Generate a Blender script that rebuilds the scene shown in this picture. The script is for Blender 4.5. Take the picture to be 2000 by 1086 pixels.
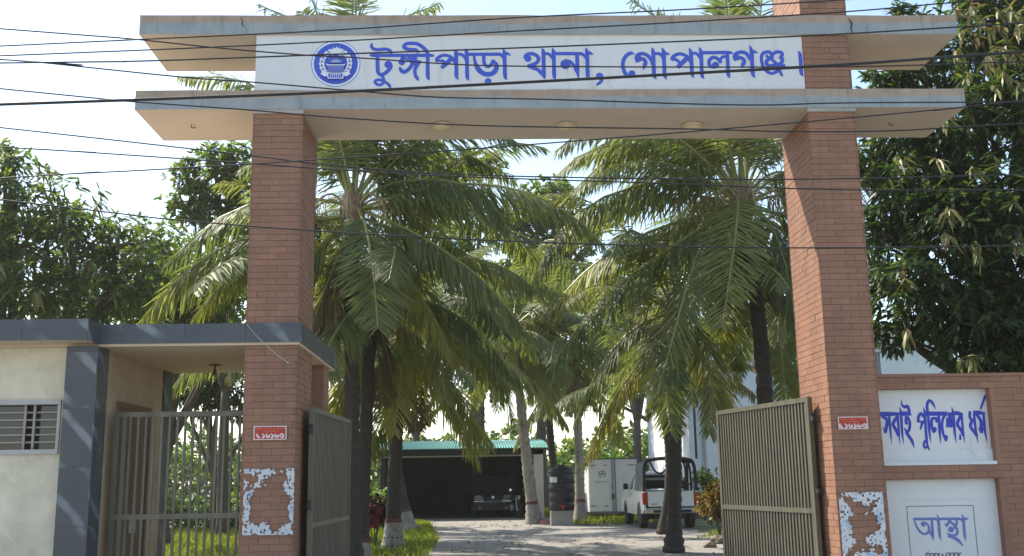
import bpy, math, random
import numpy as np
from mathutils import Vector, Matrix, noise

for o in list(bpy.data.objects): bpy.data.objects.remove(o)
scene = bpy.context.scene
C = scene.collection
R = math.radians
rnd = random.Random(7)

# ------------------------------------------------------------------ camera
PITCH, YAW, ROLL, FPX = 0.1947, 0.0359, 0.0160, 2000.0
CAM = Vector((0.0, -11.0, 1.6))
_f = Vector((math.sin(YAW) * math.cos(PITCH), math.cos(YAW) * math.cos(PITCH), math.sin(PITCH)))
_r0 = Vector((math.cos(YAW), -math.sin(YAW), 0)); _u0 = _r0.cross(_f)
_r = _r0 * math.cos(ROLL) - _u0 * math.sin(ROLL)
_u = _r0 * math.sin(ROLL) + _u0 * math.cos(ROLL)
cd = bpy.data.cameras.new('camera'); cam = bpy.data.objects.new('camera', cd); C.objects.link(cam)
cam.matrix_world = Matrix(((_r.x, _u.x, -_f.x, CAM.x), (_r.y, _u.y, -_f.y, CAM.y), (_r.z, _u.z, -_f.z, CAM.z), (0, 0, 0, 1)))
cd.sensor_fit = 'HORIZONTAL'; cd.sensor_width = 36; cd.lens = 36 * FPX / 2000; cd.clip_end = 3000; cd.clip_start = 0.05
scene.camera = cam

def ray(px, py): return _f + _r * ((px - 1000) / FPX) + _u * ((543 - py) / FPX)
def at(px, py, Y):                      # where the photograph's point stands in the vertical plane y = Y
    d = ray(px, py); return CAM + d * ((Y - CAM.y) / d.y)
def ground(px, py, z=0.0):
    d = ray(px, py); return CAM + d * ((z - CAM.z) / d.z)

# ------------------------------------------------------------------ sky, sun, exposure
SUN = Vector((-1.15, 1.0, 1.74)).normalized()
w = bpy.data.worlds.new('World'); scene.world = w; w.use_nodes = True
nt = w.node_tree; bg = nt.nodes['Background']
sky = nt.nodes.new('ShaderNodeTexSky'); sky.sky_type = 'NISHITA'; sky.sun_disc = False
sky.sun_elevation = math.asin(SUN.z); sky.sun_rotation = math.atan2(SUN.x, SUN.y)
sky.air_density = 1.0; sky.dust_density = 0.8; sky.ozone_density = 0.8; sky.altitude = 10
nt.links.new(sky.outputs[0], bg.inputs[0]); bg.inputs[1].default_value = 0.15
sd = bpy.data.lights.new('sun', 'SUN'); sd.energy = 3.9; sd.angle = R(0.5); sd.color = (1.0, 0.95, 0.86)
so = bpy.data.objects.new('sun', sd); C.objects.link(so); so.rotation_euler = SUN.to_track_quat('Z', 'Y').to_euler(); so.location = (0, 0, 40)
vs = scene.view_settings; vs.view_transform = 'Standard'; vs.look = 'None'; vs.exposure = 1.12; vs.gamma = 1; vs.use_curve_mapping = False
vs.use_white_balance = True; vs.white_balance_temperature = 7000; vs.white_balance_tint = 10.0
HAZE = 0.0005
scene.cycles.max_bounces = 8; scene.cycles.volume_bounces = 0; scene.cycles.transparent_max_bounces = 12

# ------------------------------------------------------------------ materials
M = {}
def nodes(name):
    m = bpy.data.materials.new(name); m.use_nodes = True; M[name] = m
    return m, m.node_tree, m.node_tree.nodes['Principled BSDF']
def N(t, kind, **kw):
    n = t.nodes.new(kind)
    for k, v in kw.items(): setattr(n, k, v)
    return n
def ramp(t, fac, stops):
    r = N(t, 'ShaderNodeValToRGB'); e = r.color_ramp.elements
    while len(e) < len(stops): e.new(0.5)
    for i, (p, c) in enumerate(stops): e[i].position = p; e[i].color = (*c, 1)
    t.links.new(fac, r.inputs[0]); return r.outputs[0]
def mix(t, fac, a, b, mode='MIX'):
    n = N(t, 'ShaderNodeMix', data_type='RGBA', blend_type=mode)
    for s, v in ((n.inputs[0], fac), (n.inputs[6], a), (n.inputs[7], b)):
        if isinstance(v, bpy.types.NodeSocket): t.links.new(v, s)
        elif isinstance(v, (int, float)): s.default_value = v
        else: s.default_value = (*v, 1)
    return n.outputs[2]
def pos(t): return N(t, 'ShaderNodeNewGeometry').outputs['Position']
def noisetex(t, scale, detail=4, rough=0.55, vec=None, stretch=None, dist=0.0):
    n = N(t, 'ShaderNodeTexNoise'); n.inputs['Scale'].default_value = scale; n.inputs['Detail'].default_value = detail
    n.inputs['Roughness'].default_value = rough; n.inputs['Distortion'].default_value = dist
    v = vec or pos(t)
    if stretch:
        mp = N(t, 'ShaderNodeMapping'); mp.inputs['Scale'].default_value = stretch; t.links.new(v, mp.inputs[0]); v = mp.outputs[0]
    t.links.new(v, n.inputs['Vector']); return n.outputs['Fac']
def bump(t, b, h, strength=0.3, dist=0.02):
    n = N(t, 'ShaderNodeBump'); n.inputs['Strength'].default_value = strength; n.inputs['Distance'].default_value = dist
    t.links.new(h, n.inputs['Height']); t.links.new(n.outputs[0], b.inputs['Normal'])
def plain(name, col, rough=0.6, var=0.15, scale=3.0, metal=0.0, spec=0.4, bmp=0.0, bscale=40, stretch=None, dirt=None, coat=0.0):
    m, t, b = nodes(name)
    f = noisetex(t, scale, 5, 0.6, stretch=stretch)
    lo = tuple(c * (1 - var) for c in col); hi = tuple(min(1, c * (1 + var)) for c in col)
    c = ramp(t, f, [(0.3, lo), (0.7, hi)])
    if dirt:
        f2 = noisetex(t, dirt[1], 6, 0.7, stretch=dirt[3] if len(dirt) > 3 else None)
        k = ramp(t, f2, [(dirt[2], (0, 0, 0)), (dirt[2] + 0.16, (1, 1, 1))]); c = mix(t, k, c, dirt[0])
    t.links.new(c, b.inputs['Base Color']); b.inputs['Roughness'].default_value = rough; b.inputs['Metallic'].default_value = metal
    b.inputs['Specular IOR Level'].default_value = spec; b.inputs['Coat Weight'].default_value = coat
    if bmp: bump(t, b, noisetex(t, bscale, 4, 0.6), bmp, 0.01)
    return m
def leafmat(name, stops, trans=0.4, tcol=(1.1, 1.25, 0.42), gloss=0.25, rough=0.45, objvar=False):
    m, t, b = nodes(name); b.inputs['Roughness'].default_value = rough; b.inputs['Specular IOR Level'].default_value = gloss
    g = N(t, 'ShaderNodeNewGeometry'); f = g.outputs['Random Per Island']
    if objvar:
        oi = N(t, 'ShaderNodeObjectInfo'); a = N(t, 'ShaderNodeMath', operation='ADD'); t.links.new(f, a.inputs[0])
        mm = N(t, 'ShaderNodeMath', operation='MULTIPLY'); t.links.new(oi.outputs['Random'], mm.inputs[0]); mm.inputs[1].default_value = 1.6
        t.links.new(mm.outputs[0], a.inputs[1]); d = N(t, 'ShaderNodeMath', operation='MULTIPLY'); t.links.new(a.outputs[0], d.inputs[0]); d.inputs[1].default_value = 1 / 2.6; f = d.outputs[0]
    else:
        big = noisetex(t, 0.9, 3); a = N(t, 'ShaderNodeMath', operation='MULTIPLY_ADD'); t.links.new(big, a.inputs[0]); a.inputs[1].default_value = 0.9
        s = N(t, 'ShaderNodeMath', operation='SUBTRACT'); t.links.new(f, s.inputs[0]); s.inputs[1].default_value = 0.45; t.links.new(s.outputs[0], a.inputs[2]); f = a.outputs[0]
    c = ramp(t, f, stops); t.links.new(c, b.inputs['Base Color'])
    tr = N(t, 'ShaderNodeBsdfTranslucent'); t.links.new(mix(t, 1.0, c, tcol, 'MULTIPLY'), tr.inputs[0])
    ms = N(t, 'ShaderNodeMixShader'); ms.inputs[0].default_value = trans
    t.links.new(b.outputs[0], ms.inputs[1]); t.links.new(tr.outputs[0], ms.inputs[2])
    t.links.new(ms.outputs[0], t.nodes['Material Output'].inputs[0]); return m

def brickmat(name, cols, spread=1.0):
    m, t, b = nodes(name); g = N(t, 'ShaderNodeNewGeometry'); oi = N(t, 'ShaderNodeObjectInfo')
    a = N(t, 'ShaderNodeMath', operation='ADD'); t.links.new(g.outputs['Random Per Island'], a.inputs[0]); t.links.new(oi.outputs['Random'], a.inputs[1])
    fr = N(t, 'ShaderNodeMath', operation='FRACT'); t.links.new(a.outputs[0], fr.inputs[0])
    c = ramp(t, fr.outputs[0], [(0.0, cols[0]), (0.5, cols[1]), (1.0, cols[2])])
    c = mix(t, 0.55, c, ramp(t, noisetex(t, 2.2, 6, 0.7), [(0.3, cols[0]), (0.7, cols[2])]))
    k = ramp(t, noisetex(t, 9, 6, 0.75, stretch=(1, 1, 2.5)), [(0.66, (0, 0, 0)), (0.8, (1, 1, 1))]); c = mix(t, k, c, (0.42, 0.30, 0.25))
    c = mix(t, ramp(t, noisetex(t, 1.1, 5, 0.7, stretch=(2.5, 2.5, 0.5)), [(0.45, (0, 0, 0)), (0.75, (0.6, 0.6, 0.6))]), c, (0.17, 0.105, 0.082))
    c = mix(t, ramp(t, noisetex(t, 30, 4, 0.7), [(0.70, (0, 0, 0)), (0.74, (0.7, 0.7, 0.7))]), c, (0.5, 0.46, 0.42))
    t.links.new(c, b.inputs['Base Color']); b.inputs['Roughness'].default_value = 0.62; b.inputs['Specular IOR Level'].default_value = 0.3
    bump(t, b, noisetex(t, 120, 3, 0.6), 0.35, 0.004); return m
brickmat('brick', [(0.232, 0.117, 0.075), (0.282, 0.143, 0.092), (0.335, 0.175, 0.115)])
plain('mortar', (0.21, 0.118, 0.085), 0.9, 0.2, 12)
plain('cream_paint', (0.56, 0.47, 0.36), 0.8, 0.07, 1.6, bmp=0.1, dirt=((0.40, 0.33, 0.25), 2.2, 0.62))
plain('white_board', (0.64, 0.655, 0.66), 0.45, 0.04, 1.0, dirt=((0.50, 0.50, 0.475), 1.7, 0.56, (2.5, 1, 0.35)))
plain('white_plaster', (0.66, 0.67, 0.665), 0.7, 0.05, 1.3, bmp=0.08, dirt=((0.46, 0.46, 0.43), 2.5, 0.62, (1.5, 1.5, 0.5)))
plain('sign_blue', (0.045, 0.095, 0.52), 0.45, 0.12, 6)
plain('sign_blue_dark', (0.022, 0.045, 0.42), 0.45, 0.12, 6)
plain('sign_blue_pale', (0.13, 0.18, 0.47), 0.5, 0.12, 8)
plain('sign_white', (0.70, 0.73, 0.80), 0.45, 0.05, 6)
plain('grey_ink', (0.17, 0.19, 0.20), 0.6, 0.2, 12)
plain('sticker_red', (0.42, 0.035, 0.03), 0.5, 0.25, 14)
plain('sticker_orange', (0.62, 0.22, 0.08), 0.5, 0.15, 14)
plain('sticker_white', (0.66, 0.58, 0.56), 0.5, 0.08, 14)
plain('dark_metal', (0.02, 0.02, 0.022), 0.5, 0.2, 5, spec=0.5)
plain('cable_black', (0.016, 0.017, 0.019), 0.55, 0.3, 4)
plain('white_wire', (0.5, 0.48, 0.45), 0.5, 0.1, 4)
plain('lamp_glass', (0.55, 0.46, 0.30), 0.3, 0.1, 9)
plain('window_white', (0.40, 0.395, 0.38), 0.5, 0.06, 5, dirt=((0.4, 0.4, 0.38), 5, 0.6))
plain('grille_paint', (0.30, 0.275, 0.235), 0.5, 0.12, 8)
plain('dark_room', (0.05, 0.045, 0.04), 0.9, 0.2, 3)
plain('door_brown', (0.17, 0.10, 0.07), 0.55, 0.2, 3, stretch=(10, 10, 0.7), dirt=((0.26, 0.18, 0.13), 5, 0.58, (8, 8, 0.5)))
plain('concrete', (0.36, 0.34, 0.31), 0.9, 0.15, 2.5, bmp=0.3, bscale=30, dirt=((0.20, 0.19, 0.17), 3, 0.6))
plain('plaster_pale', (0.48, 0.46, 0.42), 0.85, 0.1, 2, dirt=((0.28, 0.25, 0.21), 2, 0.58, (1, 1, 0.4)))
plain('plinth_dark', (0.07, 0.07, 0.075), 0.8, 0.2, 2)
plain('building_blue', (0.64, 0.68, 0.72), 0.8, 0.06, 0.8, dirt=((0.42, 0.46, 0.50), 0.8, 0.6, (1, 1, 0.35)))
plain('glass_dark', (0.03, 0.035, 0.04), 0.08, 0.1, 3, spec=0.6)
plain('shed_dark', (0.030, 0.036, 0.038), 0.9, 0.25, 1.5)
plain('van_paint', (0.010, 0.013, 0.03), 0.3, 0.1, 2, coat=0.4)
plain('headlamp', (0.20, 0.21, 0.22), 0.15, 0.05, 5, spec=0.6)
plain('tyre', (0.02, 0.02, 0.02), 0.85, 0.2, 20)
plain('tyre_dusty', (0.05, 0.046, 0.042), 0.9, 0.25, 10)
plain('rim_grey', (0.30, 0.30, 0.31), 0.4, 0.1, 10, metal=0.6)
plain('car_white', (0.66, 0.68, 0.68), 0.3, 0.03, 1.5, coat=0.35, dirt=((0.45, 0.42, 0.37), 2.0, 0.62))
plain('car_black', (0.018, 0.019, 0.021), 0.55, 0.15, 6)
plain('canvas_grey', (0.10, 0.11, 0.12), 0.8, 0.15, 3)
plain('canvas_black', (0.02, 0.021, 0.024), 0.8, 0.15, 3)
plain('tail_red', (0.38, 0.02, 0.02), 0.25, 0.1, 9)
plain('chrome', (0.55, 0.56, 0.57), 0.25, 0.05, 9, metal=0.8)
plain('box_white', (0.66, 0.64, 0.62), 0.5, 0.04, 1.0, dirt=((0.36, 0.30, 0.25), 1.8, 0.6, (1, 1, 0.4)))
plain('box_trim', (0.13, 0.12, 0.12), 0.5, 0.15, 4)
plain('tank_black', (0.015, 0.016, 0.017), 0.42, 0.2, 5)
plain('tank_label', (0.6, 0.6, 0.6), 0.6, 0.1, 20)
plain('red_paint', (0.40, 0.03, 0.03), 0.5, 0.2, 8)
plain('pink_cloth', (0.50, 0.20, 0.17), 0.9, 0.2, 8)
plain('lime_wash', (0.27, 0.25, 0.225), 0.9, 0.25, 7, bmp=0.4, bscale=18, dirt=((0.15, 0.13, 0.11), 4, 0.50))
plain('red_band', (0.14, 0.055, 0.045), 0.9, 0.3, 7, dirt=((0.14, 0.10, 0.08), 6, 0.55))
plain('palm_bark', (0.055, 0.046, 0.039), 0.95, 0.35, 6, bmp=0.6, bscale=25, stretch=(1, 1, 6))
plain('palm_bark_pale', (0.30, 0.26, 0.21), 0.95, 0.25, 5, bmp=0.6, bscale=25, dirt=((0.09, 0.075, 0.06), 4, 0.55))
plain('palm_fibre', (0.20, 0.14, 0.085), 0.95, 0.4, 14, bmp=0.6)
plain('dry_stalk', (0.33, 0.25, 0.15), 0.9, 0.3, 9)
plain('coconut', (0.20, 0.21, 0.06), 0.5, 0.3, 6)
plain('bark', (0.10, 0.082, 0.066), 0.95, 0.3, 7, bmp=0.7, bscale=20, stretch=(3, 3, 1))
plain('tin_green', (0.03, 0.23, 0.18), 0.4, 0.15, 3, spec=0.5, dirt=((0.15, 0.26, 0.2), 2, 0.62))
plain('stone', (0.16, 0.13, 0.10), 0.95, 0.3, 5, bmp=0.5)

# slab faces: blue-grey paint worn back to tan render along the top edge (a painted band with a ragged border)
def slabmat(name, z0, z1):
    m, t, b = nodes(name); p = pos(t); s = N(t, 'ShaderNodeSeparateXYZ'); t.links.new(p, s.inputs[0])
    mr = N(t, 'ShaderNodeMapRange'); t.links.new(s.outputs['Z'], mr.inputs[0]); mr.inputs[1].default_value = z0; mr.inputs[2].default_value = z1
    n = noisetex(t, 2.0, 7, 0.7, stretch=(0.55, 1, 1.5)); a = N(t, 'ShaderNodeMath', operation='MULTIPLY_ADD'); t.links.new(n, a.inputs[0]); a.inputs[1].default_value = 0.55; t.links.new(mr.outputs[0], a.inputs[2])
    k = ramp(t, a.outputs[0], [(0.80, (0, 0, 0)), (0.95, (1, 1, 1))])
    blue = ramp(t, noisetex(t, 3.5, 7, 0.7, stretch=(1, 1, 0.6)), [(0.28, (0.22, 0.265, 0.29)), (0.5, (0.28, 0.325, 0.345)), (0.72, (0.34, 0.37, 0.38))])
    tan = ramp(t, noisetex(t, 5, 6, 0.7), [(0.3, (0.30, 0.23, 0.175)), (0.7, (0.42, 0.325, 0.255))])
    c = mix(t, k, blue, tan)
    st = ramp(t, noisetex(t, 1.6, 6, 0.75, stretch=(6, 1, 0.7)), [(0.55, (0, 0, 0)), (0.72, (0.7, 0.7, 0.7))]); c = mix(t, st, c, (0.12, 0.13, 0.135))
    nz = N(t, 'ShaderNodeNewGeometry'); sn = N(t, 'ShaderNodeSeparateXYZ'); t.links.new(nz.outputs['Normal'], sn.inputs[0])
    lt = N(t, 'ShaderNodeMath', operation='LESS_THAN'); t.links.new(sn.outputs['Z'], lt.inputs[0]); lt.inputs[1].default_value = -0.5
    under = ramp(t, noisetex(t, 1.2, 6, 0.7), [(0.3, (0.48, 0.42, 0.345)), (0.75, (0.58, 0.51, 0.425))]); c = mix(t, lt.outputs[0], c, under)
    t.links.new(c, b.inputs['Base Color']); b.inputs['Roughness'].default_value = 0.85; bump(t, b, noisetex(t, 45, 5, 0.7), 0.3, 0.01); return m

def veined(name, base, vein, scale, rough=0.35, amount=1.0, warp=1.5, spec=0.5, dist=5):
    m, t, b = nodes(name); p = pos(t); oi = N(t, 'ShaderNodeObjectInfo')
    wv = N(t, 'ShaderNodeTexWave', wave_type='BANDS', bands_direction='DIAGONAL'); wv.inputs['Scale'].default_value = scale; wv.inputs['Distortion'].default_value = dist; wv.inputs['Detail'].default_value = 4; wv.inputs['Detail Scale'].default_value = warp
    ad = N(t, 'ShaderNodeVectorMath', operation='ADD'); cb = N(t, 'ShaderNodeCombineXYZ')
    for i in range(3):
        mu = N(t, 'ShaderNodeMath', operation='MULTIPLY'); t.links.new(oi.outputs['Random'], mu.inputs[0]); mu.inputs[1].default_value = 7.0; t.links.new(mu.outputs[0], cb.inputs[i])
    t.links.new(p, ad.inputs[0]); t.links.new(cb.outputs[0], ad.inputs[1]); t.links.new(ad.outputs[0], wv.inputs['Vector'])
    k = ramp(t, wv.outputs['Fac'], [(0.0, (0, 0, 0)), (0.86, (0.0, 0.0, 0.0)), (0.97, (amount,) * 3)])
    n = ramp(t, noisetex(t, 2.5, 6, 0.65), [(0.3, tuple(c * 0.8 for c in base)), (0.7, tuple(c * 1.2 for c in base))])
    k2 = mix(t, ramp(t, noisetex(t, 1.7, 3), [(0.42, (0, 0, 0)), (0.6, (1, 1, 1))]), (0, 0, 0), k)
    t.links.new(mix(t, k2, n, vein), b.inputs['Base Color']); b.inputs['Roughness'].default_value = rough; b.inputs['Specular IOR Level'].default_value = spec; return m
veined('slate_tile', (0.054, 0.065, 0.077), (0.20, 0.225, 0.245), 1.1, 0.34, 0.85, dist=2.0)
veined('cream_tile', (0.58, 0.535, 0.405), (0.66, 0.62, 0.50), 2.2, 0.4, 0.6, 2.5, dist=4)
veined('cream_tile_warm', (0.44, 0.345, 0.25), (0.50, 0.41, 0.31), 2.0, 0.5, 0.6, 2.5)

def gatepaint(name):
    m, t, b = nodes(name); c = ramp(t, noisetex(t, 2.0, 6, 0.7, stretch=(3, 3, 0.6)), [(0.25, (0.085, 0.077, 0.057)), (0.55, (0.135, 0.124, 0.092)), (0.8, (0.19, 0.175, 0.135))])
    c = mix(t, ramp(t, noisetex(t, 14, 5, 0.75), [(0.64, (0, 0, 0)), (0.76, (0.7, 0.7, 0.7))]), c, (0.22, 0.20, 0.155))
    t.links.new(c, b.inputs['Base Color']); b.inputs['Roughness'].default_value = 0.42; b.inputs['Metallic'].default_value = 0.25; return m
gatepaint('gate_paint')
plain('gate_sheet_shade', (0.034, 0.030, 0.024), 0.6, 0.3, 4)  # back sheet coloured dark so the gaps between the bars look shaded
def poster_mat():
    m, t, b = nodes('torn_paper'); c = ramp(t, noisetex(t, 7, 5, 0.7), [(0.0, (0.60, 0.63, 0.66)), (0.55, (0.56, 0.59, 0.62)), (0.63, (0.24, 0.40, 0.55)), (0.70, (0.52, 0.56, 0.60)), (1.0, (0.6, 0.6, 0.6))])
    c = mix(t, ramp(t, noisetex(t, 26, 5, 0.7), [(0.64, (0, 0, 0)), (0.7, (1, 1, 1))]), c, (0.07, 0.08, 0.10))
    t.links.new(c, b.inputs['Base Color']); b.inputs['Roughness'].default_value = 0.8
poster_mat()
def groundmats():
    m, t, b = nodes('earth'); c = ramp(t, noisetex(t, 0.5, 8, 0.7), [(0.3, (0.055, 0.075, 0.025)), (0.5, (0.11, 0.12, 0.045)), (0.7, (0.20, 0.16, 0.10))])
    t.links.new(c, b.inputs['Base Color']); b.inputs['Roughness'].default_value = 0.95; bump(t, b, noisetex(t, 8, 6), 0.6, 0.05)
    m, t, b = nodes('drive_concrete'); c = ramp(t, noisetex(t, 0.7, 8, 0.7), [(0.25, (0.165, 0.160, 0.150)), (0.5, (0.235, 0.225, 0.208)), (0.75, (0.30, 0.282, 0.255))])
    c = mix(t, ramp(t, noisetex(t, 1.3, 7, 0.75, stretch=(1, 0.5, 1)), [(0.5, (0, 0, 0)), (0.72, (0.9, 0.9, 0.9))]), c, (0.235, 0.195, 0.150))
    c = mix(t, ramp(t, noisetex(t, 6, 6, 0.8), [(0.62, (0, 0, 0)), (0.75, (0.8, 0.8, 0.8))]), c, (0.13, 0.12, 0.11))
    t.links.new(c, b.inputs['Base Color']); b.inputs['Roughness'].default_value = 0.92; bump(t, b, noisetex(t, 14, 6, 0.7), 0.4, 0.02)
    m, t, b = nodes('bounce_concrete'); c = ramp(t, noisetex(t, 1.2, 8, 0.7), [(0.3, (0.26, 0.24, 0.215)), (0.7, (0.36, 0.335, 0.30))])  # unseen road surface, made pale to bounce fill onto the gateway front
    t.links.new(c, b.inputs['Base Color']); b.inputs['Roughness'].default_value = 0.92; bump(t, b, noisetex(t, 60, 4, 0.7), 0.5, 0.01)
groundmats()

G = lambda a, b, c: (a, b, c)
leafmat('leaf_mango', [(0.0, (0.055, 0.090, 0.035)), (0.45, (0.090, 0.135, 0.050)), (0.8, (0.135, 0.175, 0.065)), (1.0, (0.22, 0.22, 0.085))], 0.60, gloss=0.35, rough=0.4)
leafmat('leaf_mango_dark', [(0.0, (0.035, 0.064, 0.030)), (0.5, (0.056, 0.096, 0.040)), (0.85, (0.090, 0.135, 0.052)), (1.0, (0.17, 0.19, 0.065))], 0.48, gloss=0.35, rough=0.4)
leafmat('leaf_young_lit', [(0.0, (0.13, 0.17, 0.045)), (0.4, (0.20, 0.21, 0.06)), (0.7, (0.24, 0.20, 0.08)), (1.0, (0.24, 0.15, 0.075))], 0.35, (1.0, 0.95, 0.5), gloss=0.4)
leafmat('leaf_light', [(0.0, (0.065, 0.105, 0.028)), (0.5, (0.115, 0.165, 0.045)), (1.0, (0.20, 0.23, 0.075))], 0.58, gloss=0.4)
leafmat('leaf_hedge', [(0.0, (0.04, 0.09, 0.014)), (0.5, (0.085, 0.16, 0.025)), (1.0, (0.17, 0.23, 0.04))], 0.5, gloss=0.3)
leafmat('grass', [(0.0, (0.10, 0.14, 0.02)), (0.5, (0.19, 0.22, 0.035)), (1.0, (0.32, 0.32, 0.08))], 0.5, gloss=0.25)
leafmat('croton', [(0.0, (0.05, 0.07, 0.015)), (0.4, (0.20, 0.15, 0.02)), (0.8, (0.40, 0.27, 0.04)), (1.0, (0.22, 0.07, 0.02))], 0.35, (1, 0.9, 0.4))
leafmat('red_leaf', [(0.0, (0.06, 0.02, 0.025)), (0.5, (0.10, 0.03, 0.04)), (0.8, (0.05, 0.06, 0.02)), (1.0, (0.30, 0.05, 0.06))], 0.3, (1, 0.6, 0.5))
leafmat('petal_red', [(0.0, (0.42, 0.06, 0.07)), (1.0, (0.55, 0.13, 0.12))], 0.3, (1, 0.7, 0.6))
leafmat('frond', [(0.0, (0.10, 0.145, 0.070)), (0.4, (0.165, 0.210, 0.100)), (0.75, (0.235, 0.262, 0.125)), (1.0, (0.35, 0.335, 0.155))], 0.5, (1.2, 1.2, 0.42), gloss=0.25, rough=0.5, objvar=True)
leafmat('frond_yellow', [(0.0, (0.15, 0.19, 0.06)), (0.5, (0.27, 0.28, 0.075)), (1.0, (0.42, 0.36, 0.11))], 0.42, (1.1, 1.05, 0.3), gloss=0.4, objvar=True)
leafmat('litter', [(0.0, (0.10, 0.07, 0.04)), (0.5, (0.20, 0.14, 0.07)), (1.0, (0.30, 0.24, 0.10))], 0.2, (1, .8, .5))
leafmat('frond_dry', [(0.0, (0.14, 0.105, 0.06)), (0.5, (0.23, 0.18, 0.10)), (1.0, (0.33, 0.27, 0.16))], 0.25, (1, .85, .5), gloss=.1, objvar=True)
leafmat('rachis', [(0.0, (0.20, 0.23, 0.07)), (1.0, (0.32, 0.31, 0.10))], 0.1, gloss=0.4, objvar=True)

# ------------------------------------------------------------------ object helpers
W = {}
def tag(o, label=None, cat=None, group=None, kind=None):
    if label: o['label'] = label
    if cat: o['category'] = cat
    if group: o['group'] = group
    if kind: o['kind'] = kind
    return o
def thing(name, loc, label, cat, group=None, rz=0.0):
    o = bpy.data.objects.new(name, None); C.objects.link(o); o.empty_display_size = 0.3
    mw = Matrix.Translation(Vector(loc)) @ Matrix.Rotation(rz, 4, 'Z'); o.matrix_world = mw; W[o] = mw
    return tag(o, label, cat, group)
def link(name, me, parent=None, mw=None, local=False):
    o = bpy.data.objects.new(name, me); C.objects.link(o); mw = mw or Matrix.Identity(4)
    if parent is not None:
        o.parent = parent
        if local: o.matrix_basis = mw; W[o] = W[parent] @ mw
        else: o.matrix_parent_inverse = W[parent].inverted(); o.matrix_basis = mw; W[o] = mw
    else: o.matrix_basis = mw; W[o] = mw
    return o
class MB:
    def __init__(s): s.v = []; s.f = []
    def add(s, vs, fs):
        k = len(s.v); s.v += [tuple(v) for v in vs]; s.f += [tuple(i + k for i in f) for f in fs]; return s
    def box(s, x0, x1, y0, y1, z0, z1):
        return s.add([(x0, y0, z0), (x1, y0, z0), (x1, y1, z0), (x0, y1, z0), (x0, y0, z1), (x1, y0, z1), (x1, y1, z1), (x0, y1, z1)],
                     [(0, 3, 2, 1), (4, 5, 6, 7), (0, 1, 5, 4), (1, 2, 6, 5), (2, 3, 7, 6), (3, 0, 4, 7)])
    def tube(s, pts, rad, n=8, cap=True):
        pts = [Vector(p) for p in pts]; m = len(pts)
        rad = rad if isinstance(rad, (list, tuple)) else [rad] * m
        base = len(s.v); ref = None
        for i, p in enumerate(pts):
            t = (pts[min(i + 1, m - 1)] - pts[max(i - 1, 0)]).normalized()
            if ref is None: ref = Vector((0, 0, 1)) if abs(t.z) < 0.9 else Vector((1, 0, 0))
            a = (ref - t * ref.dot(t)).normalized(); ref = a; b = t.cross(a)
            for k in range(n):
                g = 2 * math.pi * k / n; s.v.append(tuple(p + (a * math.cos(g) + b * math.sin(g)) * rad[i]))
        for i in range(m - 1):
            for k in range(n):
                s.f.append((base + i * n + k, base + i * n + (k + 1) % n, base + (i + 1) * n + (k + 1) % n, base + (i + 1) * n + k))
        if cap: s.f.append(tuple(base + k for k in range(n))[::-1]); s.f.append(tuple(base + (m - 1) * n + k for k in range(n)))
        return s
    def lathe(s, c, prof, n=24, axis='Z'):      # prof: (radius, height)
        c = Vector(c); base = len(s.v)
        for r_, h in prof:
            for k in range(n):
                g = 2 * math.pi * k / n; a, b = math.cos(g) * r_, math.sin(g) * r_
                s.v.append(tuple(c + (Vector((a, b, h)) if axis == 'Z' else Vector((h, a, b)) if axis == 'X' else Vector((a, h, -b)))))
        for i in range(len(prof) - 1):
            for k in range(n): s.f.append((base + i * n + k, base + i * n + (k + 1) % n, base + (i + 1) * n + (k + 1) % n, base + (i + 1) * n + k))
        s.f.append(tuple(base + k for k in range(n))[::-1]); s.f.append(tuple(base + (len(prof) - 1) * n + k for k in range(n))); return s
    def prism(s, prof, x0, x1):                 # closed (y, z) outline extruded along x
        n = len(prof)
        return s.add([(x0, y, z) for y, z in prof] + [(x1, y, z) for y, z in prof],
                     [tuple(range(n))[::-1], tuple(range(n, 2 * n))] + [(i, (i + 1) % n, n + (i + 1) % n, n + i) for i in range(n)])
    def build(s, name, mat, parent=None, local=False, smooth=False, bevel=0.0, center=True):
        me = bpy.data.meshes.new(name); v = np.array(s.v, dtype=float)
        off = Vector(((v[:, 0].min() + v[:, 0].max()) / 2, (v[:, 1].min() + v[:, 1].max()) / 2, v[:, 2].min())) if center else Vector((0, 0, 0))
        me.from_pydata([tuple(p) for p in v - np.array(off)], [], s.f)
        me.materials.append(M[mat]); me.validate()
        if smooth: me.shade_smooth()
        o = link(name, me, parent, Matrix.Translation(off), local)
        if bevel:
            b = o.modifiers.new('bevel', 'BEVEL'); b.width = bevel; b.segments = 2; b.limit_method = 'ANGLE'
            if smooth: pass
        return o
def mesh_np(name, verts, faces, mat):
    """verts (n,3); faces: list of int arrays (k, corners)"""
    me = bpy.data.meshes.new(name); me.vertices.add(len(verts)); me.vertices.foreach_set('co', np.asarray(verts, dtype=np.float32).ravel())
    lt = np.concatenate([np.full(len(f), f.shape[1]) for f in faces]); idx = np.concatenate([f.ravel() for f in faces])
    me.loops.add(len(idx)); me.loops.foreach_set('vertex_index', idx.astype(np.int32)); me.polygons.add(len(lt))
    ls = np.concatenate([[0], np.cumsum(lt)[:-1]]); me.polygons.foreach_set('loop_start', ls.astype(np.int32)); me.polygons.foreach_set('loop_total', lt.astype(np.int32))
    me.update(); me.validate(); me.materials.append(M[mat]); return me
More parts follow.
